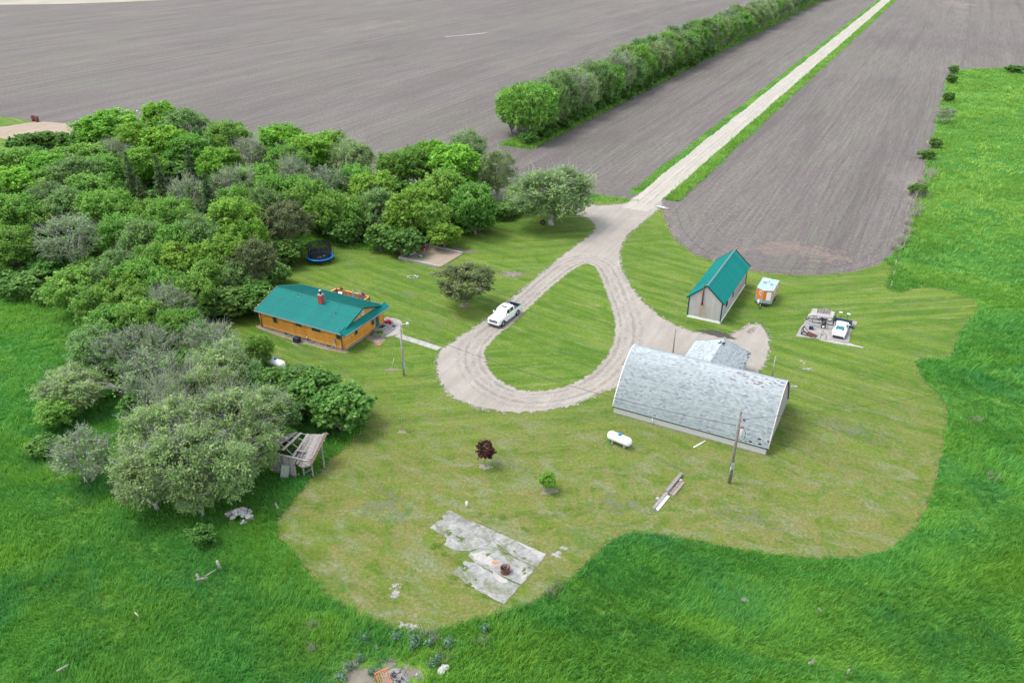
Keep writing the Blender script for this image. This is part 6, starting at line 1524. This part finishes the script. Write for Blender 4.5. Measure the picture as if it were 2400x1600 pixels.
for k, (u, v, r, lab) in enumerate(((578, 1228, .22, 'small rock lying just below the rock pile'), (700, 1114, .2, 'pale rock in the grass below the collapsed shed'), (1044, 1564, .38, 'flat pale rock, upper of the pair near the bottom edge'), (1036, 1572, .42, 'flat pale rock, lower of the pair near the bottom edge'),
        (884, 1518, .26, 'grey rock alone in tall grass below the mown lawn'), (977, 1582, .16, 'tiny white rock beside the ash heap'), (1746, 1408, .38, 'dark grey stone in the tall grass below the utility pole'), (1922, 1432, .32, 'mottled stone in tall grass right of the dark stone'), (645, 1186, .2, 'grey stone in tall grass right of the rock pile'), (1902, 1556, .36, 'dark stone near the bottom right of the meadow'))):
    rock(at(u, v) + Vector((0, 0, .12 if v > 1400 else .2)), r * .8, 50 + k, lab, None, M_ROCK if 'pale' in lab or 'white' in lab else M_ROCKD)
# posts and logs lying in tall grass
for u0, v0, u1, v1, z0, z1, w_, lab in ((508, 1314, 518, 1334, 1.15, .2, .22, 'short grey post leaning in tall grass right of the crossed posts'), (461, 1345, 471, 1364, 1.1, .3, .2, 'grey post crossing a fallen rail in the tall grass'), (459, 1358, 487, 1353, .75, .75, .16, 'brown rail lying under the crossing grey post'), (480, 1350, 506, 1334, .8, .95, .1, 'thin rail sloping between the two grass posts'),
                                        (133, 1572, 160, 1557, .7, .8, .14, 'grey rail lying in grass near the bottom left corner'), (316, 1434, 324, 1443, .7, .8, .12, 'small weathered stake in the lower left meadow'), (1985, 1582, 1990, 1568, .3, 1.1, .14, 'pale stake in the meadow at the bottom right'), (645, 1178, 652, 1192, .4, .4, .16, 'grey log end in grass beside the lawn edge')):
    a, b_ = at(u0, v0, z0), at(u1, v1, z1); tag(MB().tube([a, b_], w_ / 2, 8).build('fence_rail' if 'rail' in lab else 'fence_post', M_GREYW), lab, 'rail' if 'rail' in lab else 'post')
# fence posts along the pasture
fpts = [(2088, 678), (2092, 652), (2098, 628), (2104, 612), (2116, 585), (2128, 548), (2138, 508), (2146, 470), (2155, 440), (2164, 405), (2178, 365), (2192, 318), (2204, 270), (2215, 222)]
for k, (u, v) in enumerate(fpts):
    b_ = at(u, v); f_ = tag(MB().tube([(0, 0, -.1), (crg.uniform(-.1, .1), crg.uniform(-.1, .1), 1.35)], [.075, .065], 6).build('fence_post', M_GREYW, None, b_), '%s fence post from the yard along the pasture fence line' % ('first ' + '' if k == 0 else ORD[k]).strip(), 'post', 'posts of the pasture fence')
# dry grass, sage and weeds
M_DRY = leaf_mat('dry_stalks', (.26, .23, .17), (.38, .35, .28), (.50, .47, .40), .2)
def tuft(u, v, r, h, n, mat, label, cat, group, seed, w=.05):
    g = np.random.default_rng(seed); P = np.stack([g.normal(0, r * .5, n), g.normal(0, r * .5, n)], 1)
    V_, a = blades(P, h, w, seed, .3); o = link('dry_grass_tuft', np_mesh('dry_grass_tuft', V_, np.arange(len(V_)).reshape(-1, 3), mat, {'v': a}), None, at(u, v)); return tag(o, label, cat, group)
DT = [(1308, 1376, .8), (1290, 1392, .5), (1128, 1505, .7), (1035, 1540, .6), (728, 1472, .6), (730, 1520, .4), (1000, 1485, .5), (1020, 1500, .6), (2330, 1120, 1.0), (2290, 985, .9)]
DN = ['pale dry tuft at the lawn edge right of the concrete pad', 'smaller pale tuft just left of the lawn edge tuft', 'brown dry tuft in tall grass below the concrete pad', 'dry pale tuft beside the flat rocks', 'pale tuft in the meadow left of the lawn bottom', 'faint dry tuft below the left meadow tuft', 'dry tuft left of the lawn bottom tip', 'dry tuft right of the lawn bottom tip', 'dry patch in the right meadow at mid height', 'pale tuft in the right meadow above the dry patch']
for k, (u, v, r) in enumerate(DT): tuft(u, v, r * .8, .62, 70, M_DRY, DN[k], 'grass tuft', 'dry tufts in the meadow', 200 + k)
frg = random.Random(31)
for k in range(13):
    t_ = k / 12; u, v = 2100 + (2168 - 2100) * t_ + frg.uniform(-8, 8), 590 - 185 * t_ + frg.uniform(-8, 8)
    tuft(u + 6, v, frg.uniform(.7, 1.3), 1.1, 120, M_DRY, '%s pale dry clump from the yard along the pasture fence' % (ORD[k] if k else 'first'), 'grass tuft', 'dry clumps along the pasture fence', 300 + k, .07)
SG = [(855, 1500, .6), (975, 1503, .9), (968, 1520, .4), (1050, 1512, .7), (1008, 1512, .4), (1136, 1478, .5), (820, 1565, .6), (800, 1590, .7), (846, 1548, .4), (1025, 1552, .5), (1012, 1560, .4), (930, 1497, .5), (872, 1578, .4)]
for k, (u, v, r) in enumerate(SG):
    leafy('sage_plant', at(u, v), r * .8, .62, int(120 * r / .5), LM['sage'], 'bluish sage plant, %s from the left along the bottom of the meadow' % (ORD[sorted(s_[0] for s_ in SG).index(u)] or 'first'), 'plant', .11, 400 + k, None, 'bluish sage plants below the lawn')
# ash heap, bare earth and orange crate at the bottom edge
for u, v, r in ((838, 1585, 1.7), (925, 1592, 1.8), (975, 1580, .8), (900, 1560, 1.2)): patch('bare_patch', at(u, v), r, r, 0, T_BARE, u, .016, .9)
ah = empty('ash_heap', at(925, 1590), 0, 'heap of grey ash and charred wood at the bottom edge', 'ash heap')
for k in range(26):
    a = crg.uniform(0, 6.28); d = crg.uniform(0, .8); p = Vector((math.cos(a) * d, math.sin(a) * d, .1 + .25 * (1 - d)))
    MB().beam(p, p + Vector((crg.uniform(-.3, .3), crg.uniform(-.3, .3), crg.uniform(-.05, .15))), .06, .05).build('charred_piece', M_BLACK if k % 3 else M_GREYW, ah)
MB().lathe([(0, .22), (.5, .16), (.95, .02)], n=14).build('ash', simple('ash', (.20, .19, .18), .95, .4, 8), ah)
oc = empty('orange_grate', at(900, 1598), .5, 'tilted orange rusty metal grate at the bottom edge of the picture', 'grate')
m_or = simple('orange_steel', (.50, .16, .06), .7, .2)
for k in range(6): MB().beam((-.45 + k * .18, -.5, .3), (-.45 + k * .18, .45, .75), .04).build('bar', m_or, oc)
for y, z in ((-.5, .3), (.45, .75)): MB().beam((-.5, y, z), (.5, y, z), .07).build('frame_rail', m_or, oc)
for x in (-.5, .5): MB().beam((x, .45, 0), (x, .45, .75), .06).build('leg', m_or, oc)
# burn barrels, yard light and things beyond the wood
for k, (u, v, tilt) in enumerate(((80, 284, -.12), (88, 286, .05))):
    bb = empty('burn_barrel', at(u, v), 0, ('left rusty burn barrel beside the tan gravel pad', 'right rusty burn barrel beside the tan gravel pad')[k], 'barrel', 'rusty burn barrels'); bb.rotation_euler = (0, tilt, 0); bb.scale = (1.6, 1.6, 1.7)
    MB().lathe([(0, 0), (.29, 0), (.30, .3), (.29, .31), (.30, .6), (.29, .61), (.30, .9), (.26, .9), (.25, .3), (0, .3)], n=16).build('barrel', M_RUST, bb); MB().lathe([(.31, .29), (.31, .33)], n=16).build('hoop', M_BLACK, bb)
yl = empty('yard_post', at(322, 300), 0, 'dark post with a small white ball top behind the wood', 'post'); MB().tube([(0, 0, 0), (0, 0, 4.2)], .12, 8).build('post', M_BLACK, yl); MB().lathe([(0, -.2), (.18, -.1), (.2, 0), (.18, .1), (0, .2)], (.9, 0, 4.4), 10).build('lamp_ball', M_WHITE, yl); MB().tube([(0, 0, 4.1), (.9, 0, 4.3)], .05, 6).build('arm', M_BLACK, yl)
cu = empty('culvert', at(1552, 488), GRID, 'white stones and pipe end of a culvert beside the road fork', 'culvert'); MB().tube([(-1.2, .2, .1), (1.4, -.2, .1)], .25, 10).build('pipe', M_STEEL, cu); 
for k in range(7): MB().box((crg.uniform(-1, 1.2), crg.uniform(-.5, .5), .12), (.35, .3, .25), crg.uniform(0, 3), bev=.05).build('stone', M_ROCK, cu)
sh2 = empty('wood_shanty', at(470, 700), .4, 'grey shed roof peak showing among the trees left of the house', 'hut')
MB().side([(-1.3, 0), (1.3, 0), (1.3, 1.7), (0, 2.6), (-1.3, 1.7)], -1.2, 1.2).build('wall', M_GREYW, sh2)
for s_ in (-1, 1): MB().beam((s_ * .72, -1.4, 2.14), (s_ * .72, 1.4, 2.14), 1.75, .05, up=(s_ * .57, 0, .82)).build('roof_panel', M_GREYW, sh2)
